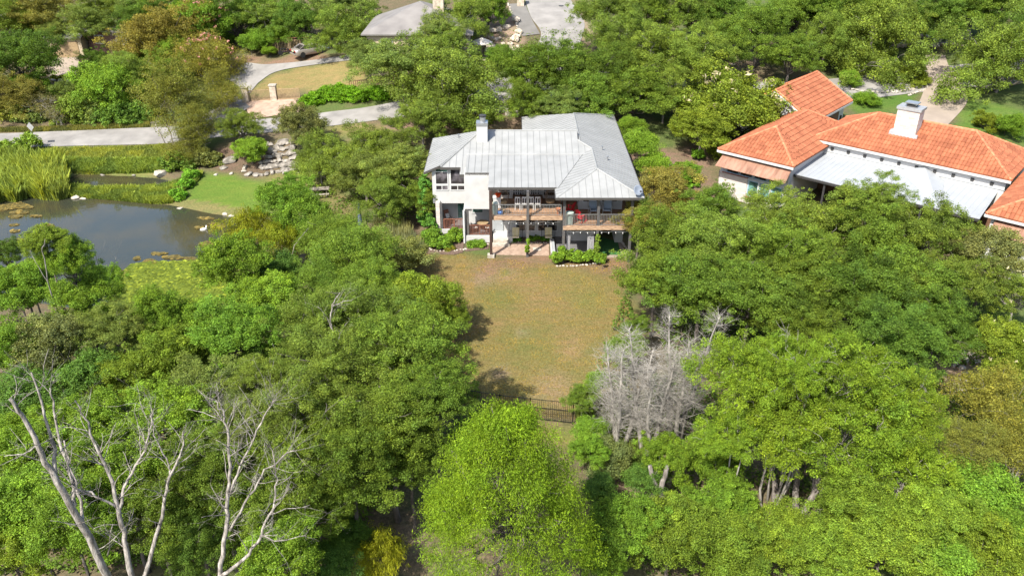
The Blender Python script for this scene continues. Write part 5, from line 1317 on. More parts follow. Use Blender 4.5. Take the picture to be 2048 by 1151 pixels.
leafy('hedge','bright green leafy hedge under the front of the right deck','hedge',[(3.7,57.9,.45,.65,.45,.75),(4.5,58.1,.5,.6,.4,.85),(5.3,58.0,.45,.6,.45,.75),(6.1,57.9,.5,.6,.45,.75),(6.8,57.9,.4,.55,.45,.65),(4.0,58.6,.6,.35,.3,.9)],20000,.12,.065,(.14,.25,.03),8)
leafy('climbing_vine','vine on the middle post of the terrace','vine',[(1.22,59.0,.5,.16,.16,.75),(1.24,59.0,1.3,.12,.12,.5)],1500,.11,.07,(.15,.25,.03),9,cl=.10)
leafy('climbing_vine','vine on the right deck post above the hedge','vine',[(6.6,58.05,1.0,.2,.14,1.0),(6.65,58.05,2.0,.15,.12,.6)],1900,.11,.07,(.16,.25,.05),10,cl=.10)
leafy('climbing_vine','vine at the foot of the left deck post over the hedge','vine',[(3.95,58.05,1.0,.15,.12,.7)],900,.11,.07,(.13,.24,.03),11,cl=.10)
leafy('bed_plant','leafy plant under the left swing seat','plant',[(.3,62.0,.1,.45,.25,.22)],900,.12,.06,(.10,.25,.03),12)
leafy('bed_plant','leafy plants between the two swing seats','plant',[(1.5,62.2,.1,.5,.25,.2),(2.1,62.3,.1,.3,.2,.16)],1100,.12,.06,(.12,.26,.03),13)
leafy('bed_plant','leafy plant at the right end of the terrace bed','plant',[(2.9,62.1,.1,.4,.25,.24)],800,.12,.06,(.10,.25,.03),14)
x,y=gp(1205,538)
SP=thing('sapling',(x,y,gz(x,y)),'small staked sapling standing alone right of the hedge','sapling'); MB().tube([(0,0,0),(.02,0,.5),(0,0,.9)],[.02,.015,.006],5).build('trunk','bark',SP)
c_=leafy('crown','','',[(0,0,.55,.16,.16,.35)],500,.10,.05,(.14,.24,.03),15,parent=SP,cl=.09)
# ---- furniture
def dining_chair(loc,rz,label,src=None):
    if src: return dup(src,loc,rz,label)
    t=thing('dining_chair',loc,label,'chair','white dining chairs on the upper deck',rz=rz)
    MB().box(-.22,.22,-.22,.22,.42,.46).build('seat','white_paint',t)
    b=MB().box(-.21,-.15,-.22,-.18,.46,1.12).box(.15,.21,-.22,-.18,.46,1.12).box(-.21,.21,-.225,-.175,1.02,1.14).box(-.04,.04,-.215,-.185,.5,1.03).box(-.15,.15,-.215,-.185,.52,.58); b.build('backrest','white_paint',t)
    for sx in (-.19,.19):
        for sy in (-.19,.19): MB().box(sx-.025,sx+.025,sy-.025,sy+.025,0,.42).build('leg','white_paint',t)
    return t
dc=None
FR=['first','second','third','fourth']
for k,x in enumerate((.44,.98,1.5,2.03)):
    lb='white dining chair, %s from left on the near side of the deck table'%FR[k]
    dc_=dining_chair((x,60.75,3.4),0,lb,dc); dc=dc or dc_
for k,x in enumerate((.44,.98,1.5,2.03)): dining_chair((x,62.25,3.4),PI,'white dining chair, %s from left on the far side of the deck table'%FR[k],dc)
T=thing('dining_table',(1.25,61.5,3.4),'long dark table between the white chairs on the deck','table')
MB().box(-1.2,1.2,-.45,.45,.70,.75).build('tabletop','brown_wood',T)
for sx in (-1.05,1.05):
    for sy in (-.36,.36): MB().box(sx-.04,sx+.04,sy-.04,sy+.04,0,.7).build('leg','brown_wood',T)
def egg(loc,label,src=None):
    if src: return dup(src,loc,.5,label)
    t=thing('wicker_chair',loc,label,'wicker chair','wicker egg chairs on the deck'); b=MB()
    for k in range(16):
        a=2*PI*k/16
        if 3.9<a<5.5: continue
        b.tube([(.12*math.cos(a),.12*math.sin(a),.3)]+[(.48*math.sin(PI*u*.9+.25)*math.cos(a),.42*math.sin(PI*u*.9+.25)*math.sin(a),.35+1.25*u) for u in (.15,.3,.5,.7,.85,1)],.016,4)
    for u in (.2,.35,.5,.65,.8,.92):
        rr=math.sin(PI*u*.9+.25); b.tube([(.48*rr*math.cos(a),.42*rr*math.sin(a),.35+1.25*u) for a in [5.6+4.5*j/12 for j in range(13)]],.014,4)
    b.build('shell','wicker',t); MB().lathe([(.36,.4),(.38,.5),(.3,.56),(0,.57)],n=12).build('cushion','tan_wood',t)
    MB().lathe([(.4,0),(.4,.03),(.05,.05),(.04,.3)],n=12).build('base','dark_frame',t); return t
e1=egg((-.72,61.2,3.4),'brown wicker chair left of the white dining chairs'); egg((3.05,61.3,3.4),'brown wicker chair right of the white dining chairs',e1)
t=thing('white_cabinet',(-1.2,61.1,3.4),'small white cabinet at the left end of the deck','cabinet'); MB().box(-.3,.3,-.25,.25,.05,.9).build('body','white_paint',t); MB().box(-.33,.33,-.28,.28,.9,.94).build('top','white_paint',t); MB().box(-.01,.01,-.262,-.25,.1,.86).build('door_gap','dark_frame',t)
fb=thing('flower_basket',(-1.1,61.0,4.34),'basket of orange-red flowers on the white cabinet','flower basket'); MB().lathe([(.13,0),(.19,.16),(.17,.16),(.1,.03)],n=12).build('basket','orange_red',fb); leafy('flowers','','',[(0,0,.22,.22,.2,.14)],500,.07,.05,(.6,.09,.03),21,parent=fb,cl=.08)
def bin_(name,loc,label,h,r,m):
    t=thing(name,loc,label,'bin'); b=MB(); n=22; i0=0
    for z,f in ((0,.86),(.03,.9),(h*.95,1),(h,1.03)):
        for j in range(n): a=2*PI*j/n; q=r*f*(1+.05*(j%2)); b.v.append((q*math.cos(a),q*math.sin(a),z))
    for k in range(3):
        for j in range(n): b.f.append((k*n+j,k*n+(j+1)%n,(k+1)*n+(j+1)%n,(k+1)*n+j))
    b.f.append(tuple(range(3*n,4*n))); b.build('body',m,t); MB().lathe([(r*1.08,h),(r*1.08,h+.03),(r*.9,h+.06),(0,h+.08)],n=18).build('lid',m,t); return t
bin_('garbage_bin',(-1.3,59.75,3.4),'tall sage green bin at the left corner of the deck',.95,.2,'sage_plastic')
bin_('garbage_bin',(4.45,58.55,3.1),'ribbed pale grey bin at the corner of the right deck',.95,.3,'sage_plastic')
t=thing('blue_pot',(-.93,59.7,3.4),'glossy blue round pot by the deck railing','pot'); MB().lathe([(.12,0),(.2,.1),(.22,.2),(.17,.32),(.14,.33),(.13,.3)],n=16).build('vessel','blue_glaze',t,smooth=True); MB().lathe([(.13,.30),(0,.30)],n=12).build('soil','mulch',t)
for k,(x,y) in enumerate(((-.75,60.1),(-.35,59.95))):
    t=thing('wicker_basket',(x,y,3.4),('woven basket next to the blue pot','second woven basket right of the blue pot')[k],'basket'); b=MB(); b.lathe([(.15,0),(.2,.12),(.19,.24),(.17,.24),(.16,.05)],n=14).build('body','tan_wood' if k==0 else 'wicker',t); MB().tube([(-.19,0,.2),(-.12,0,.38),(0,0,.43),(.12,0,.38),(.19,0,.2)],.012,5).build('handle','wicker',t)
t=thing('terracotta_pot',(3.62,59.75,3.4),'terracotta pot at the right end of the upper railing','pot'); MB().lathe([(.08,0),(.08,.25),(.1,.3),(.2,.38),(.24,.48),(.2,.48),(.15,.42)],n=16).build('vessel','terracotta_pot',t)
def armchair(loc,rz,label,src=None):
    if src: return dup(src,loc,rz,label)
    t=thing('patio_armchair',loc,label,'armchair','blue-grey armchairs on the right deck',rz=rz)
    MB().rbox(0,.02,.40,.56,.58,.10,rot=(-.06,0,0)).build('seat','blue_grey_cushion',t)
    b=MB().rbox(0,.33,.78,.60,.10,.72,rot=(-.32,0,0))
    for k in range(5): b.rbox(-.24+.12*k,.275,.78,.012,.02,.70,rot=(-.32,0,0))
    b.build('backrest','blue_grey_cushion',t)
    for sx in (-.33,.33):
        MB().tube([(sx,-.32,0),(sx,-.30,.58),(sx,.25,.62),(sx,.42,0)],.02,6).build('leg_frame','white_trim',t)
        MB().box(sx-.035,sx+.035,-.32,.26,.60,.63).build('armrest','white_trim',t)
    return t
a1=armchair((6.45,60.4,3.1),.12,'blue-grey cushioned armchair on the right deck, left of the post'); armchair((7.55,60.45,3.1),-.18,'blue-grey cushioned armchair on the right deck, right of the post',a1)
def red_chair(loc,rz,label,src=None):
    if src: return dup(src,loc,rz,label)
    t=thing('rocking_chair',loc,label,'rocking chair','red rocking chairs on the right deck',rz=rz)
    b=MB()
    for k in range(5): b.rbox(0,-.22+k*.11,.40-.012*k,.50,.085,.025)
    b.build('seat','red_paint',t); b=MB()
    for k in range(5): b.rbox(-.2+.1*k,.34,.74+.05*(2-abs(k-2))/2,.08,.025,.66+.1*(2-abs(k-2))/2,rot=(-.30,0,0))
    b.rbox(0,.30,.62,.5,.03,.05,rot=(-.3,0,0)); b.build('backrest','red_paint',t)
    for sx in (-.3,.3):
        MB().tube([(sx,-.42,.10),(sx,-.2,.03),(sx,.1,.02),(sx,.4,.08),(sx,.6,.18)],.025,6).build('rocker','red_paint',t)
        MB().box(sx-.02,sx+.02,-.3,-.25,.05,.62).box(sx-.02,sx+.02,.2,.25,.04,.5).build('leg','red_paint',t)
        MB().box(sx-.06,sx+.06,-.36,.32,.62,.645).build('armrest','red_paint',t)
    return t
r1=red_chair((5.35,59.0,3.1),2.4,'bright red rocking chair near the railing of the right deck'); red_chair((4.55,60.4,3.1),-2.2,'red rocking chair in the shade behind the pale grey bin',r1)
def swing(loc,label,src=None):
    if src: return dup(src,loc,0,label)
    t=thing('swing_seat',loc,label,'swing seat','striped swing seats on the lower terrace')
    b=MB(); b.tube([(.55*math.cos(a),.25-.1*math.sin(a),1.05+1.0*math.sin(a)) for a in [-.2+ (PI+.4)*k/16 for k in range(17)]],.022,6)
    for s in (-.55,.55): b.tube([(s,.25,1.0),(s,.3,.05),(s*.9,-.35,.03)],.022,6)
    b.tube([(-.5,.3,.05),(.5,.3,.05)],.022,6); b.build('stand','black_iron',t)
    b=MB()
    for s in (-.33,.33): b.tube([(s*.5,.2,2.0),(s,.1,1.1),(s,-.2,.52)],.008,4)
    b.build('chain','black_iron',t)
    b=MB(); b.rbox(0,-.12,.50,.58,.52,.09); s_=b.build('seat','stripe_cream',t)
    b=MB().rbox(0,.2,.82,.58,.09,.60,rot=(-.25,0,0)).build('backrest','stripe_cream',t)
    b=MB()
    for k in range(5): b.rbox(-.22+k*.11,-.12,.548,.035,.50,.004); b.rbox(-.22+k*.11,.148,.82,.035,.006,.58,rot=(-.25,0,0))
    b.build('cover_stripe','yellow_cloth',t); return t
w1=swing((.3,61.95,.05),'left swing seat with yellow-striped cushion before the lower windows'); swing((3.0,61.95,.05),'right swing seat with yellow-striped cushion before the lower windows',w1)
t=thing('porch_table',(-2.45,62.9,.58),'wooden table with crossed legs on the second porch','table'); MB().lathe([(.48,.70),(.5,.72),(.5,.75),(0,.755)],n=18).build('tabletop','tan_wood',t); MB().tube([(-.4,0,0),(.4,0,.7)],.03,5).tube([(.4,0,0),(-.4,0,.7)],.03,5).build('leg','brown_wood',t)
def folding(loc,rz,label,src=None):
    if src: return dup(src,loc,rz,label)
    t=thing('folding_chair',loc,label,'folding chair','folding chairs on the second porch',rz=rz); MB().box(-.2,.2,-.2,.2,.43,.46).build('seat','white_paint',t); MB().rbox(0,.24,.72,.42,.03,.22,rot=(-.2,0,0)).build('backrest','tan_wood',t)
    for s in (-.2,.2): MB().tube([(s,-.22,0),(s,.28,.85)],.016,5).tube([(s,.22,0),(s,-.18,.44)],.016,5).build('leg','brown_wood',t)
    return t
f1=folding((-3.1,62.6,.58),1.9,'folding chair left of the porch table'); folding((-2.0,62.45,.58),3.5,'folding chair in front of the porch table',f1)
t=thing('rocking_chair',(-5.35,64.2,.58),'brown wooden porch rocker with a white cushion on the first porch','rocking chair',rz=.7)
MB().box(-.25,.25,-.25,.25,.4,.44).build('seat','brown_wood',t); MB().rbox(0,.28,.82,.5,.03,.8,rot=(-.25,0,0)).build('backrest','redwood',t); MB().rbox(0,.2,.7,.36,.1,.4,rot=(-.25,0,0)).build('cushion','white_paint',t)
for s in (-.25,.25): MB().tube([(s,-.4,.08),(s,0,.02),(s,.45,.12)],.022,5).tube([(s,-.22,.04),(s,-.22,.62),(s,.25,.62)],.02,5).build('rocker','brown_wood',t)
t=thing('outdoor_counter',(5.4,62.3,.06),'pale counter in the shade beneath the right deck','counter'); MB().box(-.9,.9,-.3,.3,0,.86).build('body','stucco',t); MB().box(-.95,.95,-.34,.34,.86,.92).build('top','pale_stone',t)
# ---- iron fences
def iron_fence(name,P,h,label,sp=.105,r=.009):
    x0=sum(p[0] for p in P)/len(P); y0=sum(p[1] for p in P)/len(P); t=thing(name,(x0,y0,gz(x0,y0)),label,'fence',world=True)
    rb=MB(); pk=MB()
    for a,b in zip(P[:-1],P[1:]):
        L=math.dist(a,b); n=int(L/sp)
        for hh in (.12,h*.62,h): 
            rb.tube([(a[0]+(b[0]-a[0])*k/8,a[1]+(b[1]-a[1])*k/8,gz(a[0]+(b[0]-a[0])*k/8,a[1]+(b[1]-a[1])*k/8)+hh) for k in range(9)],.019,4)
        for k in range(n):
            x=a[0]+(b[0]-a[0])*k/n; y=a[1]+(b[1]-a[1])*k/n; z=gz(x,y); pk.box(x-r,x+r,y-r,y+r,z+.05,z+h)
        m=max(1,round(L/2.4))
        for k in range(m+1):
            x=a[0]+(b[0]-a[0])*k/m; y=a[1]+(b[1]-a[1])*k/m; z=gz(x,y); MB().box(x-.03,x+.03,y-.03,y+.03,z-.1,z+h+.06).build('post','black_iron',t)
    rb.build('rail','black_iron',t); pk.build('picket','black_iron',t); return t
iron_fence('iron_fence',gpl([(800,800),(900,815),(1000,832),(1060,838),(1145,849)]),1.45,'black iron picket fence across the far end of the dry lawn')
iron_fence('iron_fence',gpl([(735,462),(790,458),(842,452)]),1.35,'black iron picket fence in the shade left of the white house')
# ---- things on the left
t=thing('folded_umbrella',(*gp(723,470),gz(*gp(723,470))),'folded dark blue umbrella beside the feathery trees','umbrella'); MB().lathe([(.05,2.9),(.10,2.7),(.17,1.6),(.21,1.0),(.14,.9),(.05,1.0)],n=10).build('cloth','navy_cloth',t); MB().tube([(0,0,0),(0,0,3.0)],.025,6).build('pole','weathered_wood',t); MB().lathe([(.28,0),(.28,.06),(.06,.1)],n=12).build('base','dark_frame',t)
x,y=gp(640,392); t=thing('picnic_table',(x,y,gz(x,y)),'weathered grey picnic table with benches on the pond lawn','picnic table',rz=.15)
b=MB()
for k in range(5): b.box(-.9,.9,-.36+k*.15,-.23+k*.15,.72,.76)
b.build('tabletop','weathered_wood',t)
for s in (-1,1):
    b=MB()
    for k in range(2): b.box(-.9,.9,s*.72-.14+k*.15,s*.72-.01+k*.15,.42,.46)
    b.build('bench','weathered_wood',t)
for s in (-.65,.65): MB().tube([(s,-.55,0),(s,.25,.72)],.035,4).tube([(s,.55,0),(s,-.25,.72)],.035,4).tube([(s,-.8,.4),(s,.8,.4)],.035,4).build('leg','weathered_wood',t)
# boulders, each one a thing
RL=random.Random(8)
def boulder(px,py,s,label,group,m='boulder',flat=.75,cat='boulder',world=None):
    x,y=gp(px,py) if world is None else world
    b=MB(); rock(b,(0,0,0),(s*RL.uniform(.9,1.3),s*RL.uniform(.8,1.1),s*flat*RL.uniform(.8,1.1)),RL); o=b.build('boulder',m); o.location=(x,y,gz(x,y)+s*flat*.35); return tag(o,label,cat,group)
n=0
GB='boulders stacked on the bank between the lane and the pond lawn'
ROWN=['lowest','second','third','fourth','fifth','top']; CN=['first','second','third','fourth','fifth','sixth','seventh','eighth']
for r_ in range(6):
    for c_ in range(8):
        px=526+c_*10+RL.uniform(-2.5,2.5)-r_*2; py=350-r_*11-c_*1.3+RL.uniform(-2,2)
        boulder(px,py,RL.uniform(.32,.58),'grey limestone boulder in the bank wall, %s row, %s from the left'%(ROWN[r_],CN[c_]),GB)
for k,(px,py,s,lb) in enumerate([(462,323,.75,'large grey boulder highest on the bare bank under the lane'),(447,338,.5,'grey boulder left on the bare bank'),(490,336,.45,'pale boulder in the middle of the bare bank'),(488,344,.35,'small pale boulder below the bare bank'),(497,350,.5,'boulder at the lawn edge below the round tree'),(512,352,.45,'boulder at the lawn edge right of the round tree'),(463,348,.28,'small white stone on the lawn edge'),(432,350,.22,'smallest white stone at the foot of the bank'),(323,350,.8,'flat pale slab boulder at the end of the side channel'),(298,330,.3,'small white boulder in the reeds above the channel'),(338,331,.3,'small white boulder right of the channel top'),(205,352,.25,'stone on the far rim of the channel, left one'),(268,352,.25,'stone on the far rim of the channel, middle one'),(593,345,.4,'pale boulder on the grass below the oaks, left'),(608,341,.45,'pale boulder on the grass below the oaks, right'),(361,421,.42,'white rock at the water edge of the bright lawn'),(450,430,.3,'pale rock at the pond corner, left'),(462,434,.3,'pale rock at the pond corner, right'),(150,396,.5,'long white rock on the near spit of the pond bank'),(168,399,.35,'white rock beside the long one on the spit')]): boulder(px,py,s,lb,'loose boulders round the pond',m='pale_stone' if 'white' in lb or 'pale' in lb else 'boulder',flat=.55)
GR='limestone rocks on the slope left of the street'
for k in range(34):
    px=RL.uniform(975,1040); py=RL.uniform(40,118); 
    if px<1040-(py-40)*.55-25 and py<60: continue
    boulder(px,py,RL.uniform(.25,.75),'pink-tan limestone rock strewn on the slope left of the street',GR,m='limestone')
GR='limestone rocks on the bank above the far lane'
ORD='first second third fourth fifth sixth seventh eighth ninth tenth eleventh twelfth thirteenth fourteenth fifteenth'.split()
for k in range(30):
    end='%s from the left'%ORD[k] if k<15 else '%s from the right'%ORD[29-k]
    boulder(1790+k*5+RL.uniform(-2,2),RL.uniform(74,96),RL.uniform(.35,.7),'pale limestone rock in the bank above the far lane, '+end,GR,m='limestone')
GR='limestone rocks in the clearing behind the middle oaks'
for k in range(16): boulder(RL.uniform(1460,1515),RL.uniform(85,150),RL.uniform(.2,.5),'pale limestone rock in the stony clearing at the top right of centre',GR,m='limestone')
GR='limestone rocks on the stony slope at right'
for k in range(22): boulder(RL.uniform(1890,1960),RL.uniform(705,800),RL.uniform(.12,.3),'small pale stone on the bare slope among the rusty thicket',GR,m='pale_stone')
stones('stone_edging',gpl([(100,163),(130,166),(165,163)]),'white rock row below the pale drive and garage',size=.7,sp=.7,seed=9)
stones('stone_edging',gpl([(1815,193),(1850,180),(1862,160)]),'pale stone edging curving along the tiled house drive',size=.35,sp=.4,seed=10)
stones('stone_edging',gpl([(1700,180),(1740,186),(1790,186),(1830,180)]),'rough stones at the foot of the spreading oak',size=.45,sp=.5,seed=11)
# reeds, bank weeds and lilies
def blades(name,label,poly,n,h,w,col,seed,lean=.25,kind='stuff',cat='grass',inwater=False,world=False,hv=.35):
    r=np.random.default_rng(seed); wp=np.array([gp(*p) for p in poly]) if not world else np.array(poly); lo=wp.min(0); hi=wp.max(0)
    x=r.uniform(lo[0],hi[0],n*4); y=r.uniform(lo[1],hi[1],n*4); k=inpoly(x,y,[tuple(q) for q in wp]); x=x[k][:n]; y=y[k][:n]; m=len(x)
    cell=np.sin(np.round(x/.8)*12.9+np.round(y/.8)*78.2)*43758.5; cell-=np.floor(cell)
    H=h*(1-hv+hv*cell+.25*r.normal(size=m)).clip(.25,1.6); z=ground(x,y)
    if inwater: z=np.maximum(z,-1.05)
    a=r.uniform(0,6.28,m); dx=np.stack([np.cos(a),np.sin(a),0*a],1)*w/2; b=r.uniform(0,6.28,m); ln=np.stack([np.cos(b),np.sin(b),0*b],1)*(lean*H*r.random(m))[:,None]
    p=np.stack([x,y,z],1); up=np.stack([0*H,0*H,H],1)
    V=np.stack([p-dx,p+dx,p+up*.6+ln*.4+dx*.8,p+up+ln],1).reshape(-1,3)
    me=quads_mesh(name,V,np.stack([.75+.35*cell+.2*r.normal(size=m),cell,cell,np.ones(m)],1).clip(.2,1.7)); o=bpy.data.objects.new(name,me); COL.objects.link(o); o.color=(*col,1); return tag(o,label,cat,kind=kind)
blades('reeds','tall green reeds standing at the left end of the pond',[(-80,345),(30,322),(70,330),(112,328),(128,345),(120,362),(138,372),(118,388),(126,398),(92,408),(60,396),(34,416),(14,408),(-20,428),(-80,420)],60000,1.5,.045,(.21,.29,.075),1,lean=.6,inwater=True)
blades('reeds','separate tuft of tall reeds in the shallows',[(72,350),(128,345),(138,398),(118,412),(88,408)],16000,1.5,.045,(.24,.31,.08),2,lean=.45,inwater=True)
blades('grass','rough green-yellow grass on the bank below the lane',[(0,300),(330,292),(350,325),(300,345),(130,345),(0,362)],70000,.32,.06,(.25,.31,.085),3,lean=.8)
blades('weeds','dense weeds along the spit between channel and pond',[(132,372),(200,380),(300,378),(350,368),(405,345),(398,360),(345,408),(300,410),(200,400),(132,395)],50000,.42,.09,(.20,.28,.07),4,lean=.9)
blades('weeds','leafy weeds on the far rim of the side channel',[(110,322),(330,322),(350,345),(250,348),(130,343)],26000,.5,.10,(.19,.28,.07),5,lean=.9)
blades('grass','silvery plume grass left of the terrace',[(745,462),(800,450),(850,500),(840,530),(770,520)],9000,1.0,.04,(.24,.27,.18),6)
blades('grass','rough grass on the far verge of the lane',[(0,258),(300,246),(300,256),(0,265)],12000,.3,.06,(.17,.19,.07),7)
blades('grass','grassy growth below the dead junipers',[(1150,830),(1260,820),(1330,900),(1240,960),(1170,920)],16000,.7,.05,(.17,.23,.07),8)
leafy('hedge','dense bright green hedge between the channel spit and the pond lawn','hedge',[(*gp(384,360),-.3,.9,.8,.9),(*gp(370,377),-.4,.85,.9,.8),(*gp(356,396),-.5,.8,.9,.7)],14000,.16,.09,(.12,.27,.03),31,cl=.3)
leafy('shrub','bright bush beside the road sign at far left','shrub',[(*gp(66,302),.9,1.3,1.0,1.5),(*gp(30,312),.7,1.6,1.0,1.2),(*gp(-10,315),.7,1.8,1.1,1.3)],12000,.18,.10,(.16,.26,.04),32,cl=.3)
def lilies():
    r=np.random.default_rng(5); 
    def pads(name,label,poly,n,s,col,seed,dens=None):
        r=np.random.default_rng(seed); wp=np.array([onz(px,py,-1.0)[:2] for px,py in poly]); lo=wp.min(0);hi=wp.max(0)
        x=r.uniform(lo[0],hi[0],n*4); y=r.uniform(lo[1],hi[1],n*4); k=inpoly(x,y,[tuple(q) for q in wp]); x=x[k][:n];y=y[k][:n]; m=len(x)
        nn=7; a=r.uniform(0,6.28,m); V=np.zeros((m,nn,3)); rr=s*r.uniform(.6,1.3,m); tl=r.normal(size=(m,2))*.12; zz=-.985+r.random(m)*.05
        for j in range(nn):
            an=a+5.6*j/(nn-1); V[:,j,0]=x+rr*np.cos(an); V[:,j,1]=y+rr*np.sin(an); V[:,j,2]=zz+rr*(np.cos(an)*tl[:,0]+np.sin(an)*tl[:,1])
        me=bpy.data.meshes.new(name); me.from_pydata([tuple(map(float,v)) for v in V.reshape(-1,3)],[],[tuple(range(i*nn,i*nn+nn)) for i in range(m)])
        h=r.random(m); ye=(r.random(m)<.12)
        ca=me.color_attributes.new('tint','FLOAT_COLOR','POINT'); T=np.stack([.7+.5*h+.6*ye,np.where(ye,1.,h*.8),h,np.ones(m)],1); ca.data.foreach_set('color',np.repeat(T,nn,0).astype(np.float32).ravel())
        me.materials.append(MATS['leaf']); o=bpy.data.objects.new(name,me); COL.objects.link(o); o.color=(*col,1); tag(o,label,'water plants',kind='stuff')
    pads('lily_pads','water lily pads crowded over the near end of the pond',[(230,560),(262,530),(300,523),(350,524),(400,520),(445,518),(470,560),(440,640),(300,640),(215,620)],12000,.17,(.15,.205,.035),1)
    pads('floating_algae','tan floating leaves along the left and right shallows',[(0,412),(40,405),(60,412),(30,418),(0,422)],500,.16,(.17,.145,.07),2)
    for k,(cx,cy,w,h,nn) in enumerate([(40,425,22,4,120),(30,433,14,3,70),(52,415,14,3,60),(30,462,10,3,40),(40,480,7,3,25),(94,452,16,3,50),(70,432,12,2,30),(30,450,9,2,30),(420,490,18,7,170),(396,456,8,3,30),(425,448,8,2,30),(318,507,20,2,60),(274,517,5,3,30),(350,515,22,4,90),(246,545,12,5,60),(300,523,15,4,80),(438,452,14,5,30),(410,437,16,3,40),(380,519,14,4,70),(455,512,10,4,40)]):
        P=[(cx+w*math.cos(a)*rt.uniform(.7,1.2),cy+h*math.sin(a)*rt.uniform(.7,1.2)) for a in [6.28*j/9 for j in range(9)]]
        pads('floating_algae','tan mats of floating leaves scattered on the open pond',P,nn,.16,(.17,.145,.07),10+k)
lilies()
x,y,_=onz(407,459,-1.0); t=thing('duck',(x,y,-1.02),'small white duck swimming near the pond right corner','duck',rz=.4)
b=MB(); b.lathe([(.01,-.3),(.10,-.24),(.16,-.08),(.16,.08),(.09,.24),(.02,.32)],n=10)
b.v=[(z,x*.9,.05+y*.75) for x,y,z in b.v]; b.tube([(.2,0,.08),(.27,0,.22),(.28,0,.32)],[.07,.045,.06],8).tube([(.26,0,.33),(.33,0,.33)],[.07,.045],8); b.build('body','duck_white',t,smooth=True)
MB().tube([(.33,0,.325),(.41,0,.31)],[.03,.012],6).build('beak','duck_orange',t)
# ---- gate fence with stone pillars, board fence, signs
G=thing('gate_fence',(*gp(545,202),gz(*gp(545,202))),'tan picket gate and fence between stone pillars across the garden drive','fence',world=True)
def pick(P0,P1,z0,h,m,parent,sp=.14):
    b=MB(); L=math.dist(P0,P1); n=int(L/sp)
    for k in range(n+1):
        x=P0[0]+(P1[0]-P0[0])*k/n; y=P0[1]+(P1[1]-P0[1])*k/n; z=gz(x,y); b.box(x-.035,x+.035,y-.02,y+.02,z+.08,z+h)
    b.build('picket',m,parent); r=MB()
    for hh in (.15,h):
        P=[(P0[0]+(P1[0]-P0[0])*k/6,P0[1]+(P1[1]-P0[1])*k/6) for k in range(7)]; r.tube([(x,y,gz(x,y)+hh) for x,y in P],.05,4)
    r.build('rail',m,parent)
A=gp(497,204);B=gp(549,201);C_=gp(600,199)
pick(A,B,0,1.25,'tan_wood',G); pick(B,C_,0,1.25,'tan_wood',G)
for p in (gp(493,205),B):
    z=gz(*p); o=MB().box(p[0]-.35,p[0]+.35,p[1]-.3,p[1]+.3,z-.2,z+1.7).build('pillar','limestone',G); c=MB().box(p[0]-.42,p[0]+.42,p[1]-.37,p[1]+.37,z+1.7,z+1.82).build('pillar_cap','pale_stone',G); c.parent=o; 
    c.location=(0,0,0)
F2=thing('board_fence',(*gp(580,104),gz(*gp(580,104))),'reddish wooden fence with vertical boards behind the silver car','fence',world=True)
A=gp(535,106);B=gp(625,104); pick(A,B,0,1.5,'tan_wood',F2,.2); 
r=MB(); r.tube([(*A,gz(*A)+1.75),(*B,gz(*B)+1.75)],.07,4); r.build('rail','redwood',F2)
for k in range(5): x=A[0]+(B[0]-A[0])*k/4; y=A[1]+(B[1]-A[1])*k/4; MB().box(x-.08,x+.08,y-.08,y+.08,gz(x,y)-.1,gz(x,y)+1.8).build('post','tan_wood',F2)
F3=thing('board_fence',(*gp(770,178),gz(*gp(770,178))),'brown wooden rail fence behind the stop sign','fence',world=True)
A=gp(700,182);B=gp(850,176); pick(A,B,0,1.1,'brown_wood',F3,.25)
x,y=gp(797,206); t=thing('stop_sign',(x,y,gz(x,y)),'red stop sign on a pale post at the hedge end by the lane','stop sign',rz=.35)
MB().box(-.04,.04,-.04,.04,0,2.9).build('post','galvanised',t)
b=MB(); b.prism([(.42*math.cos(PI/8+PI/4*k),.42*math.sin(PI/8+PI/4*k),0) for k in range(8)],.02); o=b.build('sign_face','sign_red',t); o.rotation_euler=(PI/2,0,0); o.location=(0,-.05,2.75)
b=MB(); b.v=[];
ring=[(.39*math.cos(PI/8+PI/4*k),.39*math.sin(PI/8+PI/4*k)) for k in range(8)]; r2=[(.36*math.cos(PI/8+PI/4*k),.36*math.sin(PI/8+PI/4*k)) for k in range(8)]
for k in range(8): q=(k+1)%8; b.quad((*ring[k],.004),(*ring[q],.004),(*r2[q],.004),(*r2[k],.004))
o2=b.build('border','white_trim',t); o2.rotation_euler=(PI/2,0,0); o2.location=(0,-.05,2.75)
cu=bpy.data.curves.new('lettering','FONT'); cu.body='STOP'; cu.size=.28; cu.align_x='CENTER'; cu.align_y='CENTER'; cu.extrude=.002; cu.materials.append(MATS['white_trim'])
_t=bpy.data.objects.new('tmp',cu); COL.objects.link(_t); bpy.context.view_layer.update(); _me=bpy.data.meshes.new_from_object(_t.evaluated_get(bpy.context.evaluated_depsgraph_get())); bpy.data.objects.remove(_t)
o3=bpy.data.objects.new('lettering',_me); COL.objects.link(o3); o3.parent=t; o3.rotation_euler=(PI/2,0,0); o3.location=(0,-.056,2.75)
x,y=gp(73,295); t=thing('road_sign',(x,y,gz(x,y)),'grey back of a diamond road sign beside the lane at far left','road sign',rz=-.35)
MB().box(-.03,.03,-.03,.03,0,2.7).build('post','galvanised',t); b=MB(); b.quad((-.5,-.04,2.3),(0,-.04,1.8),(.5,-.04,2.3),(0,-.04,2.8)); b.quad((-.5,-.05,2.3),(0,-.05,2.8),(.5,-.05,2.3),(0,-.05,1.8)); b.build('sign_plate','sign_back',t)
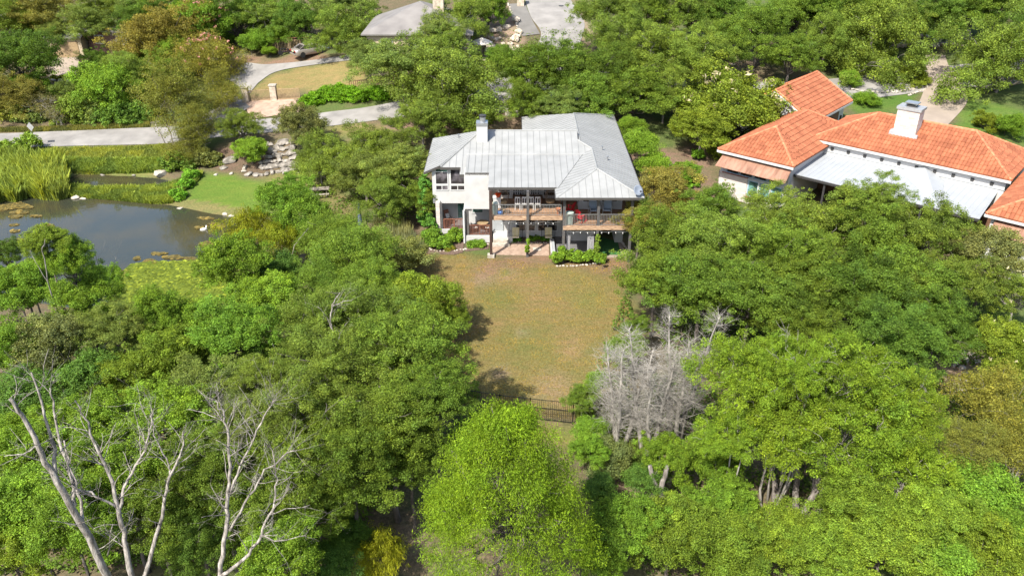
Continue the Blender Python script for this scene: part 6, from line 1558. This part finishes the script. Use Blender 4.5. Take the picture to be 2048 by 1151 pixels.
# juniper hedge along the lane
for k,(px,py,s) in enumerate([(618,212,1.5),(640,204,1.7),(665,198,1.9),(690,200,1.6),(715,200,1.7),(740,200,1.6),(765,198,1.5),(785,196,1.3)]):
    x,y=gp(px,py); lb=['left end bush','second bush','tallest third bush','fourth bush','fifth bush','sixth bush','seventh bush','right end bush'][k]+' of the bright juniper hedge along the lane'
    leafy('juniper_bush',lb,'bush',[(x,y,gz(x,y)+.3,s*.85,s*.8,s*.8),(x+s*.4,y+.4,gz(x,y)+.6,s*.6,s*.6,s*.7)],6500,.22,.07,(.125,.27,.018),40+k,cl=.26,up=.5,group='juniper bushes along the lane')
x,y=gp(812,200); leafy('lavender_patch','purple-flowered low plants right of the stop sign','flowers',[(x,y,gz(x,y)+.1,1.1,.5,.4)],2500,.12,.04,(.16,.10,.28),50,cl=.15)
for k in range(7):
    x,y=gp(108+k*9,158+(k%2)*2); leafy('drive_plant','small green plant in the row below the pale drive, number %s from the left'%['one','two','three','four','five','six','seven'][k],'plant',[(x,y,gz(x,y)+.15,.45,.4,.4)],500,.15,.08,(.16,.22,.03),60+k,cl=.16,group='small plants below the pale drive')
# verge thickets at upper left
for k,(px,py,sx,sz,c,lb) in enumerate([(20,232,3.0,2.2,(.20,.24,.05),'yellow-green bush on the left edge above the lane verge'),(60,238,2.4,1.8,(.15,.22,.07),'green bush on the verge left of the grey brush'),(150,240,2.6,2.6,(.16,.24,.05),'yellow-green bush on the verge right of the grey brush'),(190,238,2.4,2.2,(.14,.20,.06),'dull green bush on the verge before the big rounded tree'),(235,242,3.0,2.2,(.11,.21,.045),'dark green base of the verge thicket at its right end'),(275,238,2.2,1.8,(.11,.20,.045),'rightmost green bush of the verge thicket'),(310,170,2.2,1.8,(.13,.18,.08),'grey-green bush behind the tall yellow-olive tree'),(205,170,2.6,2.0,(.10,.19,.05),'dark bush between the pale drive and the verge tree'),(300,135,2.2,1.6,(.12,.22,.04),'green bush below the olive-brown tree'),(355,335,1.8,1.4,(.12,.21,.04),'green bush at the foot of the thin yellow tree'),(410,330,1.3,1.2,(.14,.17,.06),'dull bush on the shaded bank under the lane')]):
    x,y=gp(px,py); leafy('verge_bush',lb,'bush',[(x,y,gz(x,y)+.3,sx*1.0,sx*.8,sz*1.15),(x+sx*.6,y+.4,gz(x,y)+.2,sx*.8,sx*.7,sz*.9)],12000,.20,.11,c,80+k,cl=.34)
tree(90,212,36,'T',3.5,'grey leafless brush on the lane verge at upper left')
tree(108,232,24,'T',2.5,'smaller grey leafless brush below the big one on the verge')
x,y=gp(222,136); t=thing('fan_palm',(x,y,gz(x,y)),'low green fan palm before the red-brown house','palm'); V=[]; rr=np.random.default_rng(3)
for k in range(26):
    a=rr.uniform(0,6.28); el=rr.uniform(.2,1.2); d=np.array((math.cos(a)*math.cos(el),math.sin(a)*math.cos(el),math.sin(el))); s=np.array((-math.sin(a),math.cos(a),0))
    for j in range(9):
        f=(j-4)*.16; e=d*1.5+s*f*1.6+np.array((0,0,-.15)); w=s*.04; p=d*.55; V+=[p-w,p+w,(p+e)/2+w*1.4,p*.2+e]
o=bpy.data.objects.new('fronds',quads_mesh('fronds',np.array(V),np.tile([1,.5,.5,1],(len(V)//4,1)))); COL.objects.link(o); o.parent=t; o.location=(0,0,.4); o.color=(.13,.22,.04,1); MB().tube([(0,0,0),(0,0,.8)],[.14,.1],8).build('trunk','bark',t)
# ---- vehicles
def car(loc,rz,label,paint='car_paint'):
    t=thing('parked_car',loc,label,'car',rz=rz)
    # stations along the length: x, half-width, underside, belt height
    st=[(-2.35,.72,.42,.72),(-2.28,.82,.30,.92),(-1.9,.88,.24,1.0),(-1.2,.90,.22,1.0),(0,.91,.22,.97),(1.1,.90,.22,.92),(1.75,.87,.24,.82),(2.2,.78,.30,.68),(2.33,.62,.40,.58)]
    b=MB(); prof=[(0,-1,.0),(.86,-1,.0),(1.0,-1,.18),(1.0,-1,.55),(.97,-1,.8),(.88,-1,1.),(0,-1,1.02)]
    rings=[]
    for x,w,z0,z1 in st:
        R=[]
        pts=[(.0,0),(.86,0),(1.0,.2),(1.0,.6),(.96,.85),(.86,1.),(0,1.03)]
        for a,c in pts: R.append((x,w*a,z0+(z1-z0)*c))
        for a,c in pts[-2:0:-1]: R.append((x,-w*a,z0+(z1-z0)*c))
        rings.append(R)
    n=len(rings[0])
    for R in rings: b.v+=R
    for k in range(len(rings)-1):
        for j in range(n): b.f.append((k*n+j,k*n+(j+1)%n,(k+1)*n+(j+1)%n,(k+1)*n+j))
    b.f.append(tuple(range(n))); b.f.append(tuple(range((len(rings)-1)*n,len(rings)*n)))
    b.build('body',paint,t,smooth=True)
    gb=MB(); roof=MB()
    lo=[(-1.75,.80,.98),(1.25,.80,.90)]; up=[(-1.0,.62,1.40),(.35,.62,1.42)]
    P=[(-1.8,-.8,.97),(1.25,-.8,.90),(1.25,.8,.90),(-1.8,.8,.97),(-1.05,-.62,1.38),(.35,-.62,1.40),(.35,.62,1.40),(-1.05,.62,1.38)]
    gb.hexa(P); gb.build('glasshouse','glass_dark',t)
    roof.hexa([(-1.12,-.65,1.37),(.42,-.65,1.39),(.42,.65,1.39),(-1.12,.65,1.37),(-.95,-.55,1.45),(.25,-.55,1.46),(.25,.55,1.46),(-.95,.55,1.45)])
    for s in (-1,1):
        roof.tube([(-1.8,s*.80,.97),(-1.05,s*.64,1.40)],.045,5).tube([(1.25,s*.80,.90),(.35,s*.64,1.41)],.035,5).tube([(-.35,s*.81,.96),(-.35,s*.64,1.40)],.03,4)
    roof.build('roof',paint,t)
    for x in (-1.45,1.40):
        for s in (-1,1):
            w=MB(); w.lathe([(.20,-.11),(.33,-.11),(.34,-.06),(.34,.06),(.33,.11),(.20,.11)],n=18); w.v=[(a,c,bb) for a,bb,c in w.v]; o=w.build('wheel','tyre',t); o.location=(x,s*.80,.34)
            q=MB(); q.lathe([(.205,-.1),(.205,.1),(.05,.105)],n=12); q.v=[(a,c*s,bb) for a,bb,c in q.v]; p=q.build('rim','chrome',o)
    for s in (-1,1):
        MB().box(-2.37,-2.2,s*.62-.16,s*.62+.16,.72,.86).build('tail_light','tail_red',t); MB().box(2.2,2.34,s*.5-.14,s*.5+.14,.56,.68).build('headlight','chrome',t); MB().box(.75,.9,s*.93-.08,s*.93+.08,.93,1.05).build('mirror',paint,t)
    MB().box(-2.40,-2.34,-.18,.18,.70,.82).build('number_plate','plate_yellow',t); MB().box(-2.42,-2.2,-.78,.78,.38,.52).build('bumper',paint,t)
    return t
mat('car_white',(.55,.55,.54),.3,.03,2,spec=.6)
x,y=gp(606,117); car((x+.9,y+.6,gz(x+.9,y+.6)+.03),R_(38),'silver-beige sedan parked tail outward under the large olive oak')
x,y=gp(290,30); car((x,y,gz(x,y)),R_(200),'white car glimpsed between trees at the top left','car_white')
x,y=gp(572,110); t=thing('motorcycle',(x,y,gz(x,y)),'dark motorcycle standing left of the silver car','motorcycle',rz=.5)
for s in (-.65,.65):
    w=MB(); w.lathe([(.24,-.05),(.31,-.05),(.32,0),(.31,.05),(.24,.05)],n=16); w.v=[(a,c,bb+.32) for a,bb,c in w.v]; o=w.build('wheel','tyre',t); o.location=(s,0,0)
MB().tube([(-.65,0,.32),(-.2,0,.55),(.35,0,.75),(.65,0,.32)],.05,6).tube([(-.3,0,.4),(.25,0,.4),(.35,0,.7)],.09,6).build('frame','car_dark',t); MB().rbox(-.3,0,.78,.7,.24,.1).build('seat','tyre',t); MB().tube([(.4,-.35,1.0),(.35,0,.95),(.4,.35,1.0)],.02,5).build('handlebar','chrome',t)
# ---- upper middle: patio umbrella and its pedestal, gate post on the street
x,y=gp(964,124); t=thing('patio_umbrella',(x,y,gz(x,y)),'open white patio umbrella on the rocky slope left of the street','umbrella')
b=MB(); n=8; top=(0,0,2.75); rim=[(1.25*math.cos(2*PI*k/n),1.25*math.sin(2*PI*k/n),2.25) for k in range(n)]
for k in range(n): b.quad(top,rim[k],rim[(k+1)%n]); b.quad(rim[k],(rim[k][0],rim[k][1],2.12),(rim[(k+1)%n][0],rim[(k+1)%n][1],2.12),rim[(k+1)%n])
b.build('canopy','umbrella_cloth',t); MB().tube([(0,0,0),(0,0,2.78)],.03,6).build('pole','weathered_wood',t)
for k in range(n): MB().tube([(0,0,2.45),(rim[k][0]*.97,rim[k][1]*.97,2.24)],.012,4).build('rib','weathered_wood',t)
x,y=gp(967,132); t=thing('stone_fountain',(x,y-.4,gz(x,y-.4)),'small pink stone fountain below the white umbrella','fountain'); MB().lathe([(.5,0),(.5,.12),(.18,.2),(.14,.7),(.3,.8),(.5,.88),(.48,.95),(.1,.9)],n=14).build('basin','limestone',t)
x,y=gp(1041,12); t=thing('stone_pillar',(x,y,gz(x,y)),'square limestone pillar at the top between drive and street','pillar'); MB().box(-.45,.45,-.45,.45,-.2,1.5).build('shaft','limestone',t); MB().box(-.52,.52,-.52,.52,1.5,1.65).build('pillar_cap','pale_stone',t)
stones('stone_edging',gpl([(1016,8),(1026,35),(1042,72)]),'pale kerb of stones along the left side of the side drive',size=.35,sp=.4,seed=12)
x,y=gp(1122,13); b=MB().lathe([(.34,0),(.34,.012),(.3,.014)],n=18); o=b.build('manhole_cover','dark_frame'); o.location=(x,y,gz(x,y)+.085); tag(o,'dark round manhole cover in the street at the top','manhole cover')
t=thing('garden_wall',(*gp(1012,232),gz(*gp(1012,232))),'low cream stone wall behind the rear roof and chimney','wall',world=True); A=gp(1012,200);B=gp(1014,232);C_=gp(1052,230)
for p,q in ((A,B),(B,C_)):
    mb=MB(); d=Vector((q[0]-p[0],q[1]-p[1],0)); s=Vector((-d.y,d.x,0)).normalized()*.2; n=6
    for k in range(n):
        a=Vector((*p,0)).lerp(Vector((*q,0)),k/n); c=Vector((*p,0)).lerp(Vector((*q,0)),(k+1)/n); z=max(gz(a.x,a.y),gz(c.x,c.y)); mb.hexa([a-s+Vector((0,0,z-.6)),c-s+Vector((0,0,z-.6)),c+s+Vector((0,0,z-.6)),a+s+Vector((0,0,z-.6)),a-s+Vector((0,0,z+.5)),c-s+Vector((0,0,z+.5)),c+s+Vector((0,0,z+.5)),a+s+Vector((0,0,z+.5))])
    mb.build('wall','pale_stone',t)
# side-yard raised planter
x,y=gp(1357,350); t=thing('metal_planter',(x,y,gz(x,y)),'corrugated grey metal planter in the side yard between the houses','planter',rz=.1)
b=MB(); n=40
for z in (0,.85):
    for k in range(n+1): b.v.append((-.9+1.8*k/n,-.5+.02*(k%2),z))
for k in range(n): b.f.append((k,k+1,n+2+k,n+1+k))
b.box(-.9,.9,-.47,.5,0,.82).box(-.95,.95,-.56,-.48,.82,.88).box(-.95,.95,.48,.55,.82,.88); b.build('box','galvanised',t); leafy('plants','','',[(0,0,.95,.7,.35,.35)],1200,.12,.06,(.13,.24,.03),70,parent=t,cl=.14)
for k,(px,py,lb) in enumerate([(1300,330,'leafy plant in the gravel beside the metal roof eave'),(1395,318,'leafy shrub behind the metal planter'),(1380,372,'leafy shrub at the side-yard corner by the tiled house')]):
    x,y=gp(px,py); leafy('garden_shrub',lb,'shrub',[(x,y,gz(x,y)+.3,.8,.7,.9)],3200,.14,.08,(.13,.27,.03),90+k,cl=.22)

blades('lawn_grass','short dry tan and green grass of the lawn',ZONES[18][2],60000,.04,.05,(.23,.19,.075),21,lean=2.5,cat='grass',hv=.5)
